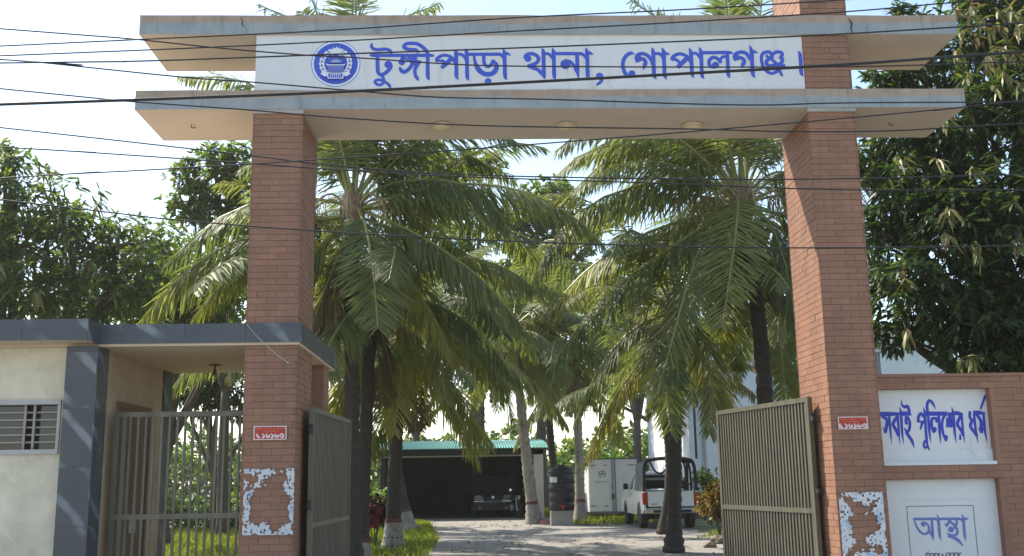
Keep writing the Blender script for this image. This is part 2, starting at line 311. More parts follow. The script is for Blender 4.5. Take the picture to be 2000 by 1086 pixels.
def catmull(P, k=6):
    P = [Vector(p) for p in P]
    if len(P) < 3:
        return [P[0].lerp(P[-1], i / k) for i in range(k + 1)]
    Q = [P[0] * 2 - P[1]] + P + [P[-1] * 2 - P[-2]]; out = []
    for i in range(1, len(Q) - 2):
        for j in range(k):
            t = j / k; a, b, c, d = Q[i - 1:i + 3]
            out.append(0.5 * (2 * b + (c - a) * t + (2 * a - 5 * b + 4 * c - d) * t * t + (3 * b - a - 3 * c + d) * t ** 3))
    out.append(P[-1]); return out
_bm = {}
def boxmesh(dx, dy, dz, mat, jit=0.0):
    k = (round(dx, 4), round(dy, 4), round(dz, 4), mat)
    if k not in _bm:
        b = MB().box(-dx / 2, dx / 2, 0, dy, 0, dz); me = bpy.data.meshes.new('piece'); me.from_pydata(b.v, [], b.f); me.materials.append(M[mat]); _bm[k] = me
    return _bm[k]

# ------------------------------------------------------------------ ground
def sheet(name, pts, z, mat, label=None):
    b = MB(); b.add([(x, y, z) for x, y in pts], [tuple(range(len(pts)))]); return tag(b.build(name, mat, center=False), kind='structure')
sheet('ground', [(-900, -300), (900, -300), (900, 1500), (-900, 1500)], 0.0, 'earth')
sheet('road', [(-200, -30), (200, -30), (200, -5.0), (-200, -5.0)], 0.004, 'bounce_concrete')
def gx(px, py): g = ground(px, py); return (g.x, g.y)
sheet('bounce_apron', [(-60, -5.0), (60, -5.0), (60, 0.0), (-60, 0.0)], 0.004, 'bounce_concrete')  # unseen apron, added to bounce light onto the shaded gateway and wall
drv = [(-1.95, -5.2), (3.85, -5.2), (3.85, 3), gx(1500, 1072), gx(1420, 1050), gx(1300, 1020), gx(1230, 1024), gx(1130, 1026), gx(1062, 1008), (-3.2, 34.5), gx(838, 1020), gx(850, 1052), gx(822, 1090), (-1.95, 4)]
_d = []
for (ax, ay), (bx_, by_) in zip(drv, drv[1:] + drv[:1]):
    k_ = max(1, int(math.hypot(bx_ - ax, by_ - ay) / .25)); e_ = .22 if ay > 6 and by_ > 6 else 0
    for i in range(k_):
        x, y = ax + (bx_ - ax) * i / k_, ay + (by_ - ay) * i / k_; _d.append((x + e_ * (noise.noise(Vector((x * 1.1, y * 1.1, 1))) + .6 * noise.noise(Vector((x * 4, y * 4, 1)))), y + e_ * noise.noise(Vector((x * 1.3, y * 1.3, 5)))))
drv = _d
sheet('driveway', drv, 0.008, 'drive_concrete')

# ------------------------------------------------------------------ the gateway
XA, XB, XC, XD, XE, XF = -2.480, -1.923, 3.806, 4.353, -3.786, 5.637
Z1, Z2, Z3, Z4 = 5.718, 5.942, 6.6155, 6.846
ROW = 0.0702; BL = 0.21; BH = ROW - 0.006
gate = thing('gateway', (1.0, 0.5, 0), 'brick gateway with two grey cantilevered slabs and white name board', 'gateway')
slabmat('slab_low', Z1, Z2); slabmat('slab_high', Z3, Z4)
def slab(x0, x1, z0, z1, mat, seed):
    """a cast slab with slightly uneven arrises"""
    r = random.Random(seed); n = 60; b = MB(); prof = []
    for i in range(n + 1):
        x = x0 + (x1 - x0) * i / n
        j = lambda a: (noise.noise(Vector((x * 1.7, seed, a * 3.1))) * 0.6 + noise.noise(Vector((x * 6, seed, a))) * 0.4) * 0.012
        prof.append([(x, -0.03 + j(1) * .3, z0 + j(2) * .5), (x, -0.03 + j(3) * .3, z1 + j(4)), (x, 1.04, z1), (x, 1.04, z0)])
    vs = [p for q in prof for p in q]; fs = [(0, 1, 2, 3), tuple(4 * n + k for k in (3, 2, 1, 0))]
    for i in range(n):
        for k in range(4): fs.append((4 * i + k, 4 * (i + 1) + k, 4 * (i + 1) + (k + 1) % 4, 4 * i + (k + 1) % 4))
    b.add(vs, fs); return b.build('slab', mat, gate)
tag(slab(XE, XF, Z1, Z2, 'slab_low', 3), 'lower slab with lamps under it'); tag(slab(XE, XF, Z3, Z4, 'slab_high', 8), 'upper slab with a dark crack')
# crack lines in the upper slab
for px0, pts in ((0, [(470, 34), (474, 42), (472, 48), (478, 53)]), (1, [(1658, 36), (1664, 46), (1662, 55), (1666, 66)])):
    b = MB(); b.tube([at(x, y, -0.037) for x, y in pts], [0.004, 0.009, 0.007, 0.004] if px0 else [0.003, 0.005, 0.005, 0.002], 5); b.build('crack', 'dark_metal', gate)

budget = {'n': 0}
def brick_face(parent, o, u, n, width, z0, z1, indiv, seed, skip=None, depth=0.008):
    """running-bond cladding on the face that starts at o, runs along u and looks along n"""
    r = random.Random(seed); u = Vector(u); n = Vector(n); o = Vector(o); rest = MB()
    rot = Matrix(((u.x, -n.x, 0, 0), (u.y, -n.y, 0, 0), (0, 0, 1, 0), (0, 0, 0, 1)))
    k = int(math.floor(z0 / ROW)); cut = 0.0016
    while k * ROW < z1 - 0.01:
        za = max(k * ROW, z0) + 0.0025; zb = min(k * ROW + ROW, z1) - 0.0025
        x = 0.0 if k % 2 == 0 else -BL / 2
        while x < width - 1e-3:
            a, b = max(x, 0) + (cut if x > 0 else 0), min(x + BL, width) - (cut if x + BL < width else 0)
            x += BL
            if b - a < 0.012 or zb - za < 0.012: continue
            if skip and skip((a + b) / 2, (za + zb) / 2): continue
            d = depth + r.uniform(-0.0025, 0.0025); full = b - a > 0.18 and zb - za > 0.06
            if full and indiv(za):
                me = boxmesh(b - a, depth, zb - za, 'brick')
                mw = Matrix.Translation(o + u * ((a + b) / 2) + n * d + Vector((0, 0, za))) @ rot @ Matrix.Rotation(r.uniform(-.004, .004), 4, 'Y')
                link('brick', me, parent, mw); budget['n'] += 1
            else:
                vs = []
                for dd in (0, d):
                    for (aa, zz) in ((a, za), (b, za), (b, zb), (a, zb)): vs.append(o + u * aa + n * dd + Vector((0, 0, zz)))
                rest.add(vs, [(4, 5, 6, 7), (0, 1, 5, 4), (1, 2, 6, 5), (2, 3, 7, 6), (3, 0, 4, 7)])
        k += 1
    return rest
def pillar(x0, x1, top, seed, label):
    b = MB().box(x0 + .012, x1 - .012, 0.012, 1.0, 0, top); p = b.build('pillar', 'mortar', gate); tag(p, label)
    gap = lambda z: Z1 - .01 < z < Z2 or Z3 < z < Z4
    ind = lambda z: 0.80 < z < 5.72
    rest = MB()
    for o, u, n, wd in (((x0, .012, 0), (1, 0, 0), (0, -1, 0), x1 - x0), ((x1 - .012, 0, 0), (0, 1, 0), (1, 0, 0), 1.0), ((x0 + .012, 1.0, 0), (0, -1, 0), (-1, 0, 0), 1.0), ((x1, 1.0, 0), (-1, 0, 0), (0, 1, 0), x1 - x0)):
        f = ind if n == (0, -1, 0) else (lambda z: False)
        q = brick_face(p, o, u, n, wd, 0, min(top, Z1), f, seed); rest.add(q.v, q.f)
        if top > Z2:
            for a, c in ((Z2, Z3), (Z4, top)):
                q = brick_face(p, o, u, n, wd, a, c, lambda z: False, seed + 1); rest.add(q.v, q.f)
    tag(rest.build('brick_cladding', 'brick', p, center=False), kind='stuff')
    return p
pillar(XA, XB, Z1 + .01, 1, 'left brick pillar'); pillar(XC, XD, 8.2, 2, 'right brick pillar rising above the slabs')
# thin mortar collars where the pillars meet the lower slab
for x0, x1 in ((XA, XB), (XC, XD)):
    b = MB().box(x0 - .006, x1 + .006, -0.022, 1.0, Z1 - 0.045, Z1 - .002); b.build('collar', 'concrete', gate)

# the name board
XL = at(499, 120, -0.01).x
board = MB().box(XL, XC - 0.006, 0.0, 0.85, Z2 - 0.004, Z3 + .004).build('name_board', 'white_board', gate)

# ------------------------------------------------------------------ lettering drawn as brush strokes
def S(wd, *pts): return (wd, pts)
def letters(parent, regions, Y, mat, name='letter', z=0.0022):
    """regions: (origin x, origin y, scale, [letters]); a letter is a list of strokes (width, points) or ('o', x, y, r)"""
    for ox, oy, sc, ls in regions:
        mpp = (at(ox + 10, oy + 40, Y) - at(ox, oy + 40, Y)).length / 10 / sc
        for L in ls:
            b = MB(); k = 0
            for st in L:
                lift = z + 0.00035 * k; k += 1
                P = lambda x, y: at(ox + x / sc, oy + y / sc, Y)
                if st[0] == 'o':
                    c = P(st[1], st[2]); r = st[3] * mpp
                    b.add([(c.x + r * math.cos(g * math.pi / 9), Y - lift, c.z + r * math.sin(g * math.pi / 9)) for g in range(18)], [tuple(range(18))]); continue
                wd, pts = st; c = [P(p[0], p[1]) for p in pts]; ws = [(p[2] if len(p) > 2 else wd) * mpp * .58 for p in pts]
                q = catmull([Vector((p.x, p.z, ww)) for p, ww in zip(c, ws)], 5)
                base = len(b.v); n = len(q)
                for i, p in enumerate(q):
                    t = Vector((q[min(i + 1, n - 1)][0] - q[max(i - 1, 0)][0], q[min(i + 1, n - 1)][1] - q[max(i - 1, 0)][1]))
                    t = t.normalized() if t.length > 1e-7 else Vector((1, 0)); h = max(p[2], 0.0008); y = Y - lift - 0.0003 * i / n
                    ext = (-h * .35 if i == 0 else h * .35 if i == n - 1 else 0)
                    b.v.append((p[0] - t.y * h + t.x * ext, y, p[1] + t.x * h + t.y * ext)); b.v.append((p[0] + t.y * h + t.x * ext, y, p[1] - t.x * h + t.y * ext))
                for i in range(n - 1): b.f.append((base + 2 * i, base + 2 * i + 1, base + 2 * i + 3, base + 2 * i + 2))
            b.build(name, mat, parent)
T1 = (715, 70, 9.871, [
 [S(58, (118,150,24), (102,195,50), (140,250), (230,270), (340,258), (430,270), (478,310), (490,350,30)), S(60, (80,358,20), (120,376), (400,378), (700,378)),
  S(66, (222,390), (222,600), (236,705), (295,755), (375,715), (445,650), (478,585), (450,530)), ('o', 428, 555, 76),
  S(50, (305,760), (335,830), (345,885), (295,940), (230,945), (172,900), (190,862), (250,850), (330,872), (400,912), (450,960), (470,1008,30))],
 [S(60, (690,378), (900,378), (1240,378), (1315,394,8)), S(64, (1005,325,40), (965,275), (870,268), (775,250), (728,208), (775,160), (880,145), (1000,162), (1110,235), (1170,305), (1187,385), (1187,600), (1192,790), (1222,862,10)),
  S(60, (705,385), (695,470)), ('o', 690, 508, 66), S(66, (905,470), (880,570), (805,660), (725,700), (670,655), (648,600,20)), S(40, (725,420), (810,470), (900,510)),
  S(90, (930,400), (935,500)), S(46, (810,400), (870,450), (930,470)), S(80, (890,520), (960,510), (1040,495,40)), S(56, (1060,495,30), (985,560,70), (943,660), (950,760), (985,820), (1020,872,8))]])
T2 = (840, 70, 9.871, [
 [S(56, (105,482,30), (150,425), (250,378), (350,385), (425,430), (500,540)), S(46, (120,490), (190,478), (260,500)), S(60, (235,460,30), (270,510)), S(78, (400,450), (320,530), (225,615,60)), S(64, (478,265,12), (500,330), (508,560), (510,775), (545,850,10))],
 [S(54, (505,352), (590,358), (655,400), (690,480,30)), S(64, (680,248,12), (702,315), (712,560), (718,790), (750,864,10))],
 [S(60, (700,357), (1000,357), (1345,355)), S(60, (1035,370), (1040,510), (1075,575), (1125,595), (1190,540), (1215,470,50)), S(85, (850,395,46), (868,510,56), (925,635), (1010,715), (1110,745), (1215,718), (1272,645), (1280,560,70), (1215,465,30)), ('o', 1118, 878, 66)],
 [S(54, (1330,352), (1390,388), (1430,470,30)), S(64, (1405,248,12), (1432,335), (1440,560), (1447,780), (1480,852,10)), S(54, (1440,345), (1490,345), (1558,382,6))]])
T3 = (1010, 70, 9.872, [
 [('o', 207, 440, 70), S(64, (150,430), (180,372), (270,345), (360,372), (412,435), (390,505), (320,550), (215,585)), S(62, (215,580), (300,620), (400,655), (470,725), (545,830,14)), S(64, (478,240,12), (505,315), (512,560), (518,775), (545,826,10))],
 [S(54, (515,345), (600,350), (660,400), (690,470,30)), S(64, (675,235,12), (702,320), (710,560), (716,780), (745,845,12))],
 [S(60, (700,345), (950,345), (1235,345)), S(64, (1155,370), (1165,600), (1185,835,20)), ('o', 930, 552, 98), S(58, (930,480), (1020,500), (1100,585), (1150,685), (1190,820,16))],
 [S(54, (1200,343), (1270,362), (1320,435,30)), S(64, (1322,230,12), (1346,320), (1356,560), (1363,775), (1390,838,14)), S(54, (1360,335), (1410,335), (1472,366,6))],
 [('o', 1590, 780, 73), S(54, (1640,800), (1632,860), (1588,910), (1535,948,34))]])
T4 = (1200, 70, 9.874, [
 [S(64, (388,356,12), (315,335), (222,392), (167,500), (165,600), (195,700), (250,765), (325,765)), ('o', 337, 730, 68),
  S(64, (450,500), (425,440), (440,382), (520,345), (620,370), (700,450), (748,560)), ('o', 465, 440, 66), S(66, (480,450), (560,452), (600,512), (580,580), (548,650,14)), S(64, (720,232,12), (746,312), (757,560), (766,765), (808,840,10))],
 [S(54, (765,345), (850,345), (910,382), (945,470,30)), S(64, (912,232,12), (947,312), (960,560), (972,765), (1012,842,10)), S(54, (960,345), (1010,345), (1074,363,6))],
 [S(60, (1092,460,40), (1145,392), (1250,350), (1350,372), (1430,430), (1495,560)), ('o', 1128, 440, 50), S(54, (1160,445), (1230,490), (1262,545)), S(78, (1395,440), (1310,520), (1225,602,70)), S(64, (1437,235,12), (1472,320), (1488,560), (1500,745), (1535,812,10))],
 [S(54, (1490,335), (1570,340), (1630,390), (1668,480,30)), S(64, (1632,220,12), (1667,312), (1680,560), (1690,765), (1730,828,10))]])
T5 = (1370, 70, 9.09, [
 [S(55, (-10,300), (200,300), (490,298), (562,320,6)), S(58, (455,310), (468,500), (476,690), (512,745,10)), S(46, (440,382), (385,370), (330,425)), S(56, (345,475), (300,420), (220,383), (152,420), (133,480), (160,540), (230,555)), ('o', 250, 520, 62)],
 [S(58, (610,430), (585,380), (612,320), (700,290), (790,312), (870,420)), ('o', 628, 385, 58), S(60, (645,388), (718,400), (758,445), (735,515), (705,572,14)), S(60, (852,170,12), (886,270), (900,480), (912,680), (952,742,10)), S(50, (895,285), (940,285), (1002,306,6))],
 [S(52, (1160,290), (1090,315), (1064,390), (1075,480), (1100,560), (1160,630), (1240,668), (1325,640), (1375,585)), S(56, (1105,300), (1190,285), (1248,335), (1225,395), (1158,445), (1160,505), (1230,535), (1340,510)), S(54, (1250,340), (1330,288), (1415,298), (1432,345), (1395,365,30)), S(46, (1255,345), (1262,430), (1330,490)),
  S(56, (1395,375), (1438,420), (1410,490), (1320,515)), S(44, (1150,350), (1200,400)), S(50, (1110,570), (1250,560), (1480,530)), S(48, (1450,530), (1385,590), (1400,650), (1432,715,34))],
 [S(58, (1718,275,16), (1750,335), (1765,520), (1772,660), (1806,722,10))]])
letters(board, [T1, T2, T3, T4, T5], 0.0, 'sign_blue')

# police emblem on the board
def emblem(parent, cpx, cpy, rpx, Y):
    c = at(cpx, cpy, Y); rr = (at(cpx + rpx, cpy, Y) - c).length; em = None; lay = [0]
    def poly(name, pts, mat, par):
        lay[0] += 1; b = MB(); b.add([(c.x + x * rr, Y - .002 - .0006 * lay[0], c.z + y * rr) for x, y in pts], [tuple(range(len(pts)))]); return b.build(name, mat, par)
    circ = lambda x, y, r, n=40, ry=None, rot=0: [(x + math.cos(rot) * r * math.cos(t) - math.sin(rot) * (ry or r) * math.sin(t), y + math.sin(rot) * r * math.cos(t) + math.cos(rot) * (ry or r) * math.sin(t)) for t in [2 * math.pi * k / n for k in range(n)]]
    em = poly('emblem', circ(0, 0, 1.03, 48), 'sign_blue', parent)
    poly('emblem_ring', circ(0, 0, 1.005, 48), 'sign_white', em); poly('emblem_field', circ(0, 0, .925, 48), 'sign_blue', em)
    for s in (-1, 1):                                   # ears of grain up both sides
        for i in range(9):
            a = R(-52 + 17 * i); 
            for q in (0, 1):
                rad = .53 + .12 * q; x, y = s * rad * math.cos(a), .0 + rad * math.sin(a) * .98
                poly('grain', circ(x, y, .095, 8, .05, (a + R(60 + 30 * q)) if s > 0 else math.pi - (a + R(60 + 30 * q))), 'sign_white', em)
    for i in range(9):                                  # water lily on top
        a = R(90 + (i - 4) * 21); l = .40 - abs(i - 4) * .018
        px_, py_ = .03, .36; t = (px_ + math.cos(a) * l, py_ + math.sin(a) * l); n_ = (-math.sin(a) * .055, math.cos(a) * .055); m_ = (px_ + math.cos(a) * l * .55, py_ + math.sin(a) * l * .55)
        poly('petal', [(px_, py_), (m_[0] + n_[0], m_[1] + n_[1]), t, (m_[0] - n_[0], m_[1] - n_[1])], 'sign_white', em)
    poly('boat', [(-.34, -.12), (.38, -.12), (.33, -.42), (-.29, -.42)], 'sign_blue_pale', em)
    poly('boat', [(-.40, -.02), (-.32, -.08), (.36, -.08), (.43, -.02), (.38, -.12), (-.36, -.12)], 'sign_white', em)
    poly('sail', [(-.22, .0)] + [(.02 + .24 * math.cos(R(t)), .0 + .2 * math.sin(R(t))) for t in range(170, -1, -17)], 'sign_blue_pale', em)
    for i in range(5): poly('sail', [(-.15 + i * .08, .01), (-.115 + i * .08, .01), (-.11 + i * .075, .13 - abs(i - 2) * .025), (-.14 + i * .075, .13 - abs(i - 2) * .025)], 'sign_white', em)
    for sx in (-.25, .30): poly('mast', [(sx - .012, 0), (sx + .012, 0), (sx + .012, .26), (sx - .012, .26)], 'sign_blue_pale', em)
    poly('ribbon', [(-.62, -.50), (-.46, -.38), (-.36, -.46), (-.32, -.5), (-.42, -.64)], 'sign_white', em); poly('ribbon', [(.64, -.50), (.50, -.38), (.40, -.46), (.36, -.5), (.44, -.64)], 'sign_white', em)
    poly('ribbon', [(-.34, -.46), (.36, -.46), (.37, -.55), (.33, -.72), (-.30, -.72), (-.36, -.55)], 'sign_white', em)
    poly('ribbon', [(-.30, -.50), (.32, -.50), (.29, -.68), (-.27, -.68)], 'sign_blue', em)
    for i in range(6): poly('ribbon_letter', [(-.22 + i * .08, -.53), (-.165 + i * .08, -.53), (-.175 + i * .08, -.56), (-.18 + i * .08, -.65), (-.2 + i * .08, -.65), (-.2 + i * .08, -.56)], 'sign_white', em)
    return em
emblem(board, 656, 124.5, 46.5, 0.0)

# lamps and hooks under the lower slab
for px, lab in ((863, 'round ceiling lamp under the lower slab nearest the emblem side'), (1105, 'round ceiling lamp at the middle of the lower slab underside'), (1352, 'round ceiling lamp under the lower slab beside the right pillar')):
    p = ground(px, 242, Z1); t = thing('ceiling_lamp', (p.x, p.y, Z1), lab, 'lamp', 'lamps under the gateway slab')
    MB().lathe((p.x, p.y, Z1 - .001), [(.10, 0), (.115, -.012), (.112, -.035), (.104, -.038)], 24).build('lamp_ring', 'cream_paint', t, smooth=False)
    MB().lathe((p.x, p.y, Z1 - .036), [(.103, 0), (.098, -.022), (.07, -.042), (.03, -.052), (.004, -.054)], 24).build('lamp_glass', 'lamp_glass', t, smooth=True)
for px, py, lab in ((377, 244, 'small rusty hook under the left end of the lower slab'), (1740, 239, 'small rusty hook under the right end of the lower slab')):
    p = ground(px, py, Z1); b = MB(); b.tube([(p.x - .02, p.y, Z1), (p.x - .02, p.y, Z1 - .03), (p.x + .015, p.y, Z1 - .04), (p.x + .03, p.y, Z1 - .02)], .008, 6); tag(b.build('ceiling_hook', 'palm_fibre'), lab, 'hook')

# ------------------------------------------------------------------ stickers and torn posters on the pillars
def sticker(px, py, hw, hh, label):
    Y = -0.016; t = thing('sticker', at(px, py + hh, Y), label, 'sticker', 'helpline stickers')
    c = at(px, py, Y); k = 11.0 / 2000 ; X = lambda a: c.x + a * hw * k; Z = lambda a: c.z + a * hh * k
    def q(name, x0, x1, z0, z1, mat, lift): MB().add([(X(x0), Y - lift, Z(z0)), (X(x1), Y - lift, Z(z0)), (X(x1), Y - lift, Z(z1)), (X(x0), Y - lift, Z(z1))], [(0, 1, 2, 3)]).build(name, mat, t)
    MB().box(X(-1), X(1), Y - .001, Y, Z(-1), Z(1)).build('border', 'sticker_white', t)
    q('field', -.93, .93, -.86, .86, 'sticker_red', .0022)
    r = random.Random(5)
    for row, zc, x0, x1 in ((0, .55, -.84, .84), (1, .18, -.5, .45)):
        x = x0
        while x < x1:
            l = r.uniform(.05, .09); q('letter', x, x + l, zc + .05, zc + .10, 'sticker_orange', .0032)
            q('letter', x + l * .35, x + l * .6, zc - .12, zc + .05, 'sticker_orange', .0032); x += l + r.choice([.012, .012, .012, .07])
    sc = 18.1 * (54.5 / hw / 2) ; sx = px - (770 - 485 * 0) / 18.1
    digs = [[S(60, (310,510), (325,580), (395,635))], [S(50, (485,495,30), (555,565), (545,615), (490,645)), ('o', 500, 625, 26)], [S(46, (650,495,24), (632,560), (670,618), (735,605), (745,560), (700,560))], [S(50, (800,495,30), (872,565), (860,615), (805,645)), ('o', 815, 625, 26)], [S(46, (960,495,24), (942,560), (980,618), (1045,605), (1055,560), (1010,555))], [S(46, (1100,585,26), (1130,535), (1190,505), (1240,540), (1235,600), (1185,622), (1135,590,24))]]
    letters(t, [(px - 770 / 18.1, py - 465 / 18.1, 18.1, digs)], Y - .002, 'sticker_white', 'digit', .0012)
sticker(527.5, 845.5, 31.5, 13.2, 'small red helpline sticker on the left brick pillar')
sticker(1666, 826, 29.5, 12.3, 'small red helpline sticker on the right brick pillar')
def poster(px0, py0, px1, py1, seed, hole, label):
    Y = -0.0155; a = at(px0, py0, Y); c = at(px1, py1, Y); nx, nz = 56, 74; b = MB(); keep = {}
    sh = (at(px0, py1, Y).x - a.x) * 0
    for i in range(nx):
        for j in range(nz):
            u, v = (i + .5) / nx, (j + .5) / nz
            d = min(u / hole[0], (1 - u) / hole[1], v / hole[2], (1 - v) / hole[3])       # 0 at the border, 1 where the paper has been ripped away
            n1 = noise.fractal(Vector((u * 3.6 + seed, v * 5.0, seed)), 0.9, 2.1, 4) * 0.75; n2 = noise.noise(Vector((u * 19, v * 26, seed + 4)))
            if (d + n1 * 1.25 + n2 * .3 < 0.78 or (n1 < -.42 and d < 1.9)) and not (n2 > 0.36) and not (min(u, 1 - u, v * 1.3, (1 - v) * 1.3) * 14 + noise.fractal(Vector((u * 7, v * 9, seed + 20)), .9, 2.1, 4) * 2.2 + .35 < 0): keep[i, j] = 1
    idx = {}
    def vv(i, j):
        if (i, j) not in idx:
            idx[i, j] = len(b.v); jx = noise.noise(Vector((i * .9, j * .9, seed))) * .35; jz = noise.noise(Vector((i * .9, j * .9, seed + 9))) * .35
            b.v.append((a.x + (c.x - a.x) * (i + jx) / nx, Y - .0015 - .002 * max(0, noise.noise(Vector((i * .25, j * .25, seed)))), a.z + (c.z - a.z) * (j + jz) / nz))
        return idx[i, j]
    for (i, j) in keep: b.f.append((vv(i, j), vv(i, j + 1), vv(i + 1, j + 1), vv(i + 1, j)))
    return tag(b.build('torn_poster', 'torn_paper'), label, 'poster', 'torn posters')
poster(477, 916, 572, 1044, 2.3, (.20, .17, .15, .20), 'remains of a torn white and blue poster on the left pillar')
poster(1637, 962, 1735, 1092, 6.1, (.25, .24, .17, .18), 'remains of a torn white and blue poster on the right pillar')

# ------------------------------------------------------------------ boundary wall on the right
YW = 0.30
wall = thing('boundary_wall', (6.5, YW, 0), 'brick boundary wall with two white lettered panels beside the gateway', 'wall')
zt = at(1850, 732, YW).z
pu0, pu1 = at(1722, 835, YW), at(1930, 835, YW); zp = [at(1830, y, YW).z for y in (759, 908, 936)]
xw0, xw1 = XD + .004, 16.0; xr = at(1931, 835, YW + .10).x + .055
core = MB()
core.box(xw0, xr, YW + .012, YW + .25, zp[0], zt - .02); core.box(xw0, xr, YW + .012, YW + .25, zp[2], zp[1]); core.box(xr, xw1, YW + .012, YW + .25, 0, zt - .02)
core.build('wall_core', 'mortar', wall)
MB().box(xw0, xw1, YW - .012, YW + .30, zt - .02, zt + .015).build('coping', 'brick', wall)
rest = MB()
for x0_, x1_, z0_, z1_, f_ in ((xw0, xr, zp[0], zt - .02, True), (xw0, xr, zp[2], zp[1], True), (xr, 6.7, .02, zt - .02, True), (6.7, xw1, .02, zt - .02, False)):
    q = brick_face(wall, (x0_, YW + .012, 0), (1, 0, 0), (0, -1, 0), x1_ - x0_, z0_, z1_, (lambda z: z > .75) if f_ else (lambda z: False), int(x0_ * 10)); rest.add(q.v, q.f)
tag(rest.build('brick_cladding', 'brick', wall, center=False), kind='stuff')
# reveals (brown tile edges) and recessed white panels
xe1 = at(1925, 835, YW + .1).x
for za, zb in ((zp[1], zp[0]), (0.02, zp[2])):
    MB().box(xr - .05, xr - .001, YW + .002, YW + .12, za + .001, zb - .001).build('reveal', 'brick', wall)
    MB().box(xw0, xr - .05, YW + .10, YW + .25, za, zb).build('panel', 'white_plaster', wall)
MB().box(xw0, xr - .052, YW - .002, YW + .10, zp[1] - .001, zp[1] + .035).build('sill', 'white_plaster', wall)
MB().box(xw0, xr - .052, YW + .075, YW + .0999, zp[1] + .036, zp[1] + .16).build('skirting', 'white_plaster', wall)
T6 = (1710, 770, 8.687, [
 [S(62, (78,335), (250,335), (400,332,40)), S(48, (110,370), (190,430), (192,520), (165,645)), S(38, (165,655), (128,555,8)), S(40, (190,465), (240,455)), S(36, (230,350), (246,560), (275,838,6))],
 [S(46, (378,365), (298,500), (335,585), (390,700)), S(34, (375,340), (392,600), (412,842,6))],
 [S(36, (408,215,6), (430,325), (450,640), (476,842,6))],
 [S(62, (420,330), (520,330), (605,350,20)), S(46, (433,95,8), (450,180,30), (490,215), (540,205), (565,270), (572,320)), S(44, (522,380), (515,460), (530,505)), S(40, (540,385), (582,480), (572,590), (530,640), (488,570,12)), S(46, (520,640), (570,720), (620,800), (658,912,6))],
 [S(42, (722,470), (730,380), (770,328), (822,385)), S(40, (762,595,24), (790,495), (832,455)), S(30, (722,460), (790,470)), S(38, (812,218,6), (836,335), (852,600), (872,830)), S(30, (865,795), (830,800), (818,880), (848,908), (880,872), (865,820)), S(36, (878,865), (932,992,6))],
 [S(62, (832,330), (1000,330), (1205,330)), S(42, (1022,255,6), (965,150), (910,108), (874,180), (882,310)), S(36, (890,330), (912,620), (938,825,6)), S(42, (1060,425), (1010,408), (960,420), (948,500), (968,600), (1000,645)), ('o', 1000, 595, 40), S(48, (1042,400), (1030,475,30)), S(38, (1070,340), (1086,620), (1107,832,6))],
 [S(38, (1205,335), (1150,400), (1128,520), (1150,680), (1198,790)), ('o', 1196, 745, 32), ('o', 1198, 715, 26), S(58, (1258,318), (1262,410)), S(84, (1245,420), (1245,545)), S(46, (1288,420), (1290,545)), S(36, (1290,215,6), (1316,335), (1340,620), (1368,826,6))],
 [S(58, (1310,323), (1400,323), (1478,335,24)), S(46, (1442,368), (1388,500), (1445,605), (1488,690)), S(34, (1460,340), (1482,620), (1513,826,6)), S(30, (1435,690), (1435,770))],
 [S(40, (1600,295), (1600,395), (1645,440)), S(46, (1645,430), (1608,540), (1662,625), (1718,700)), S(36, (1668,330), (1700,620), (1742,835,6))],
 [S(60, (1668,314), (1760,314), (1856,325,24)), S(36, (1862,25,40), (1780,255,26)), S(48, (1720,350), (1782,450), (1792,560), (1795,650)), ('o', 1788, 590, 42), S(36, (1830,330), (1852,600), (1892,826,6))]])
T7 = (1770, 990, 11.31, [
 [S(48, (140,258,8), (200,268), (430,268), (640,266), (692,315,24)), S(44, (170,285,24), (255,480), (345,580), (430,598), (492,545), (500,450), (455,372), (380,340)), ('o', 375, 380, 56), S(42, (485,490), (560,620), (612,742,8)), S(48, (562,290), (582,560), (608,742,8)), S(48, (678,168,12), (710,285), (735,600), (768,742,8))],
 [S(48, (705,266), (900,266), (1180,266), (1245,325,24)), S(48, (960,290), (920,365), (885,415)), S(48, (835,370,12), (905,425)), S(44, (955,315), (1050,390), (1108,380), (1110,285)), S(56, (1085,400), (1065,475)), ('o', 985, 500, 63), S(46, (1090,450), (1132,520), (1112,600), (1020,630), (890,572,10)), S(58, (930,635), (1050,680), (1150,742), (1255,862,14)), S(48, (1228,160,12), (1260,285), (1285,600), (1312,742,8)), S(44, (1260,265), (1320,262), (1372,276,6))]])
letters(wall, [T6], YW + .10, 'sign_blue_dark'); letters(wall, [T7], YW + .10, 'sign_blue_pale')
letters(wall, [(1770, 990, 11.31, [[S(22, (500,975,8), (430,1050)), S(20, (440,1030), (740,1030))] + [S(26, (x, 1035), (x + r_, 1085), (x + 8, 1130)) for x, r_ in ((460, -20), (500, 10), (540, -25), (590, 8), (640, -18), (690, 12), (730, -8))],
    [S(30, (810,1040), (790,1075), (820,1100))], [S(20, (880,1020), (1215,1020))] + [S(26, (x, 1025), (x + r_, 1075), (x + 8, 1120)) for x, r_ in ((890, -10), (935, 18), (985, -20), (1035, 10), (1080, -18), (1130, 12), (1180, -14))]])], YW + .10, 'grey_ink')
# engraved frame line round the lower word
fr = [at(1770, 990, YW + .1), at(1901, 987, YW + .1)]; fx0, fx1, fz = fr[0].x, fr[1].x, fr[0].z
for nm, (x0, x1, z0, z1) in {'a': (fx0, fx1, fz, fz + .008), 'b': (fx0, fx0 + .008, .3, fz - .001), 'c': (fx1 - .008, fx1, .3, fz - .001)}.items():
    MB().box(x0, x1, YW + .0975, YW + .0999, z0, z1).build('frame_line', 'grey_ink', wall)
MB().box(fx0 - .05, fx1 + .05, YW + .094, YW + .0972, fz + .07, fz + .078).build('frame_line', 'white_plaster', wall)

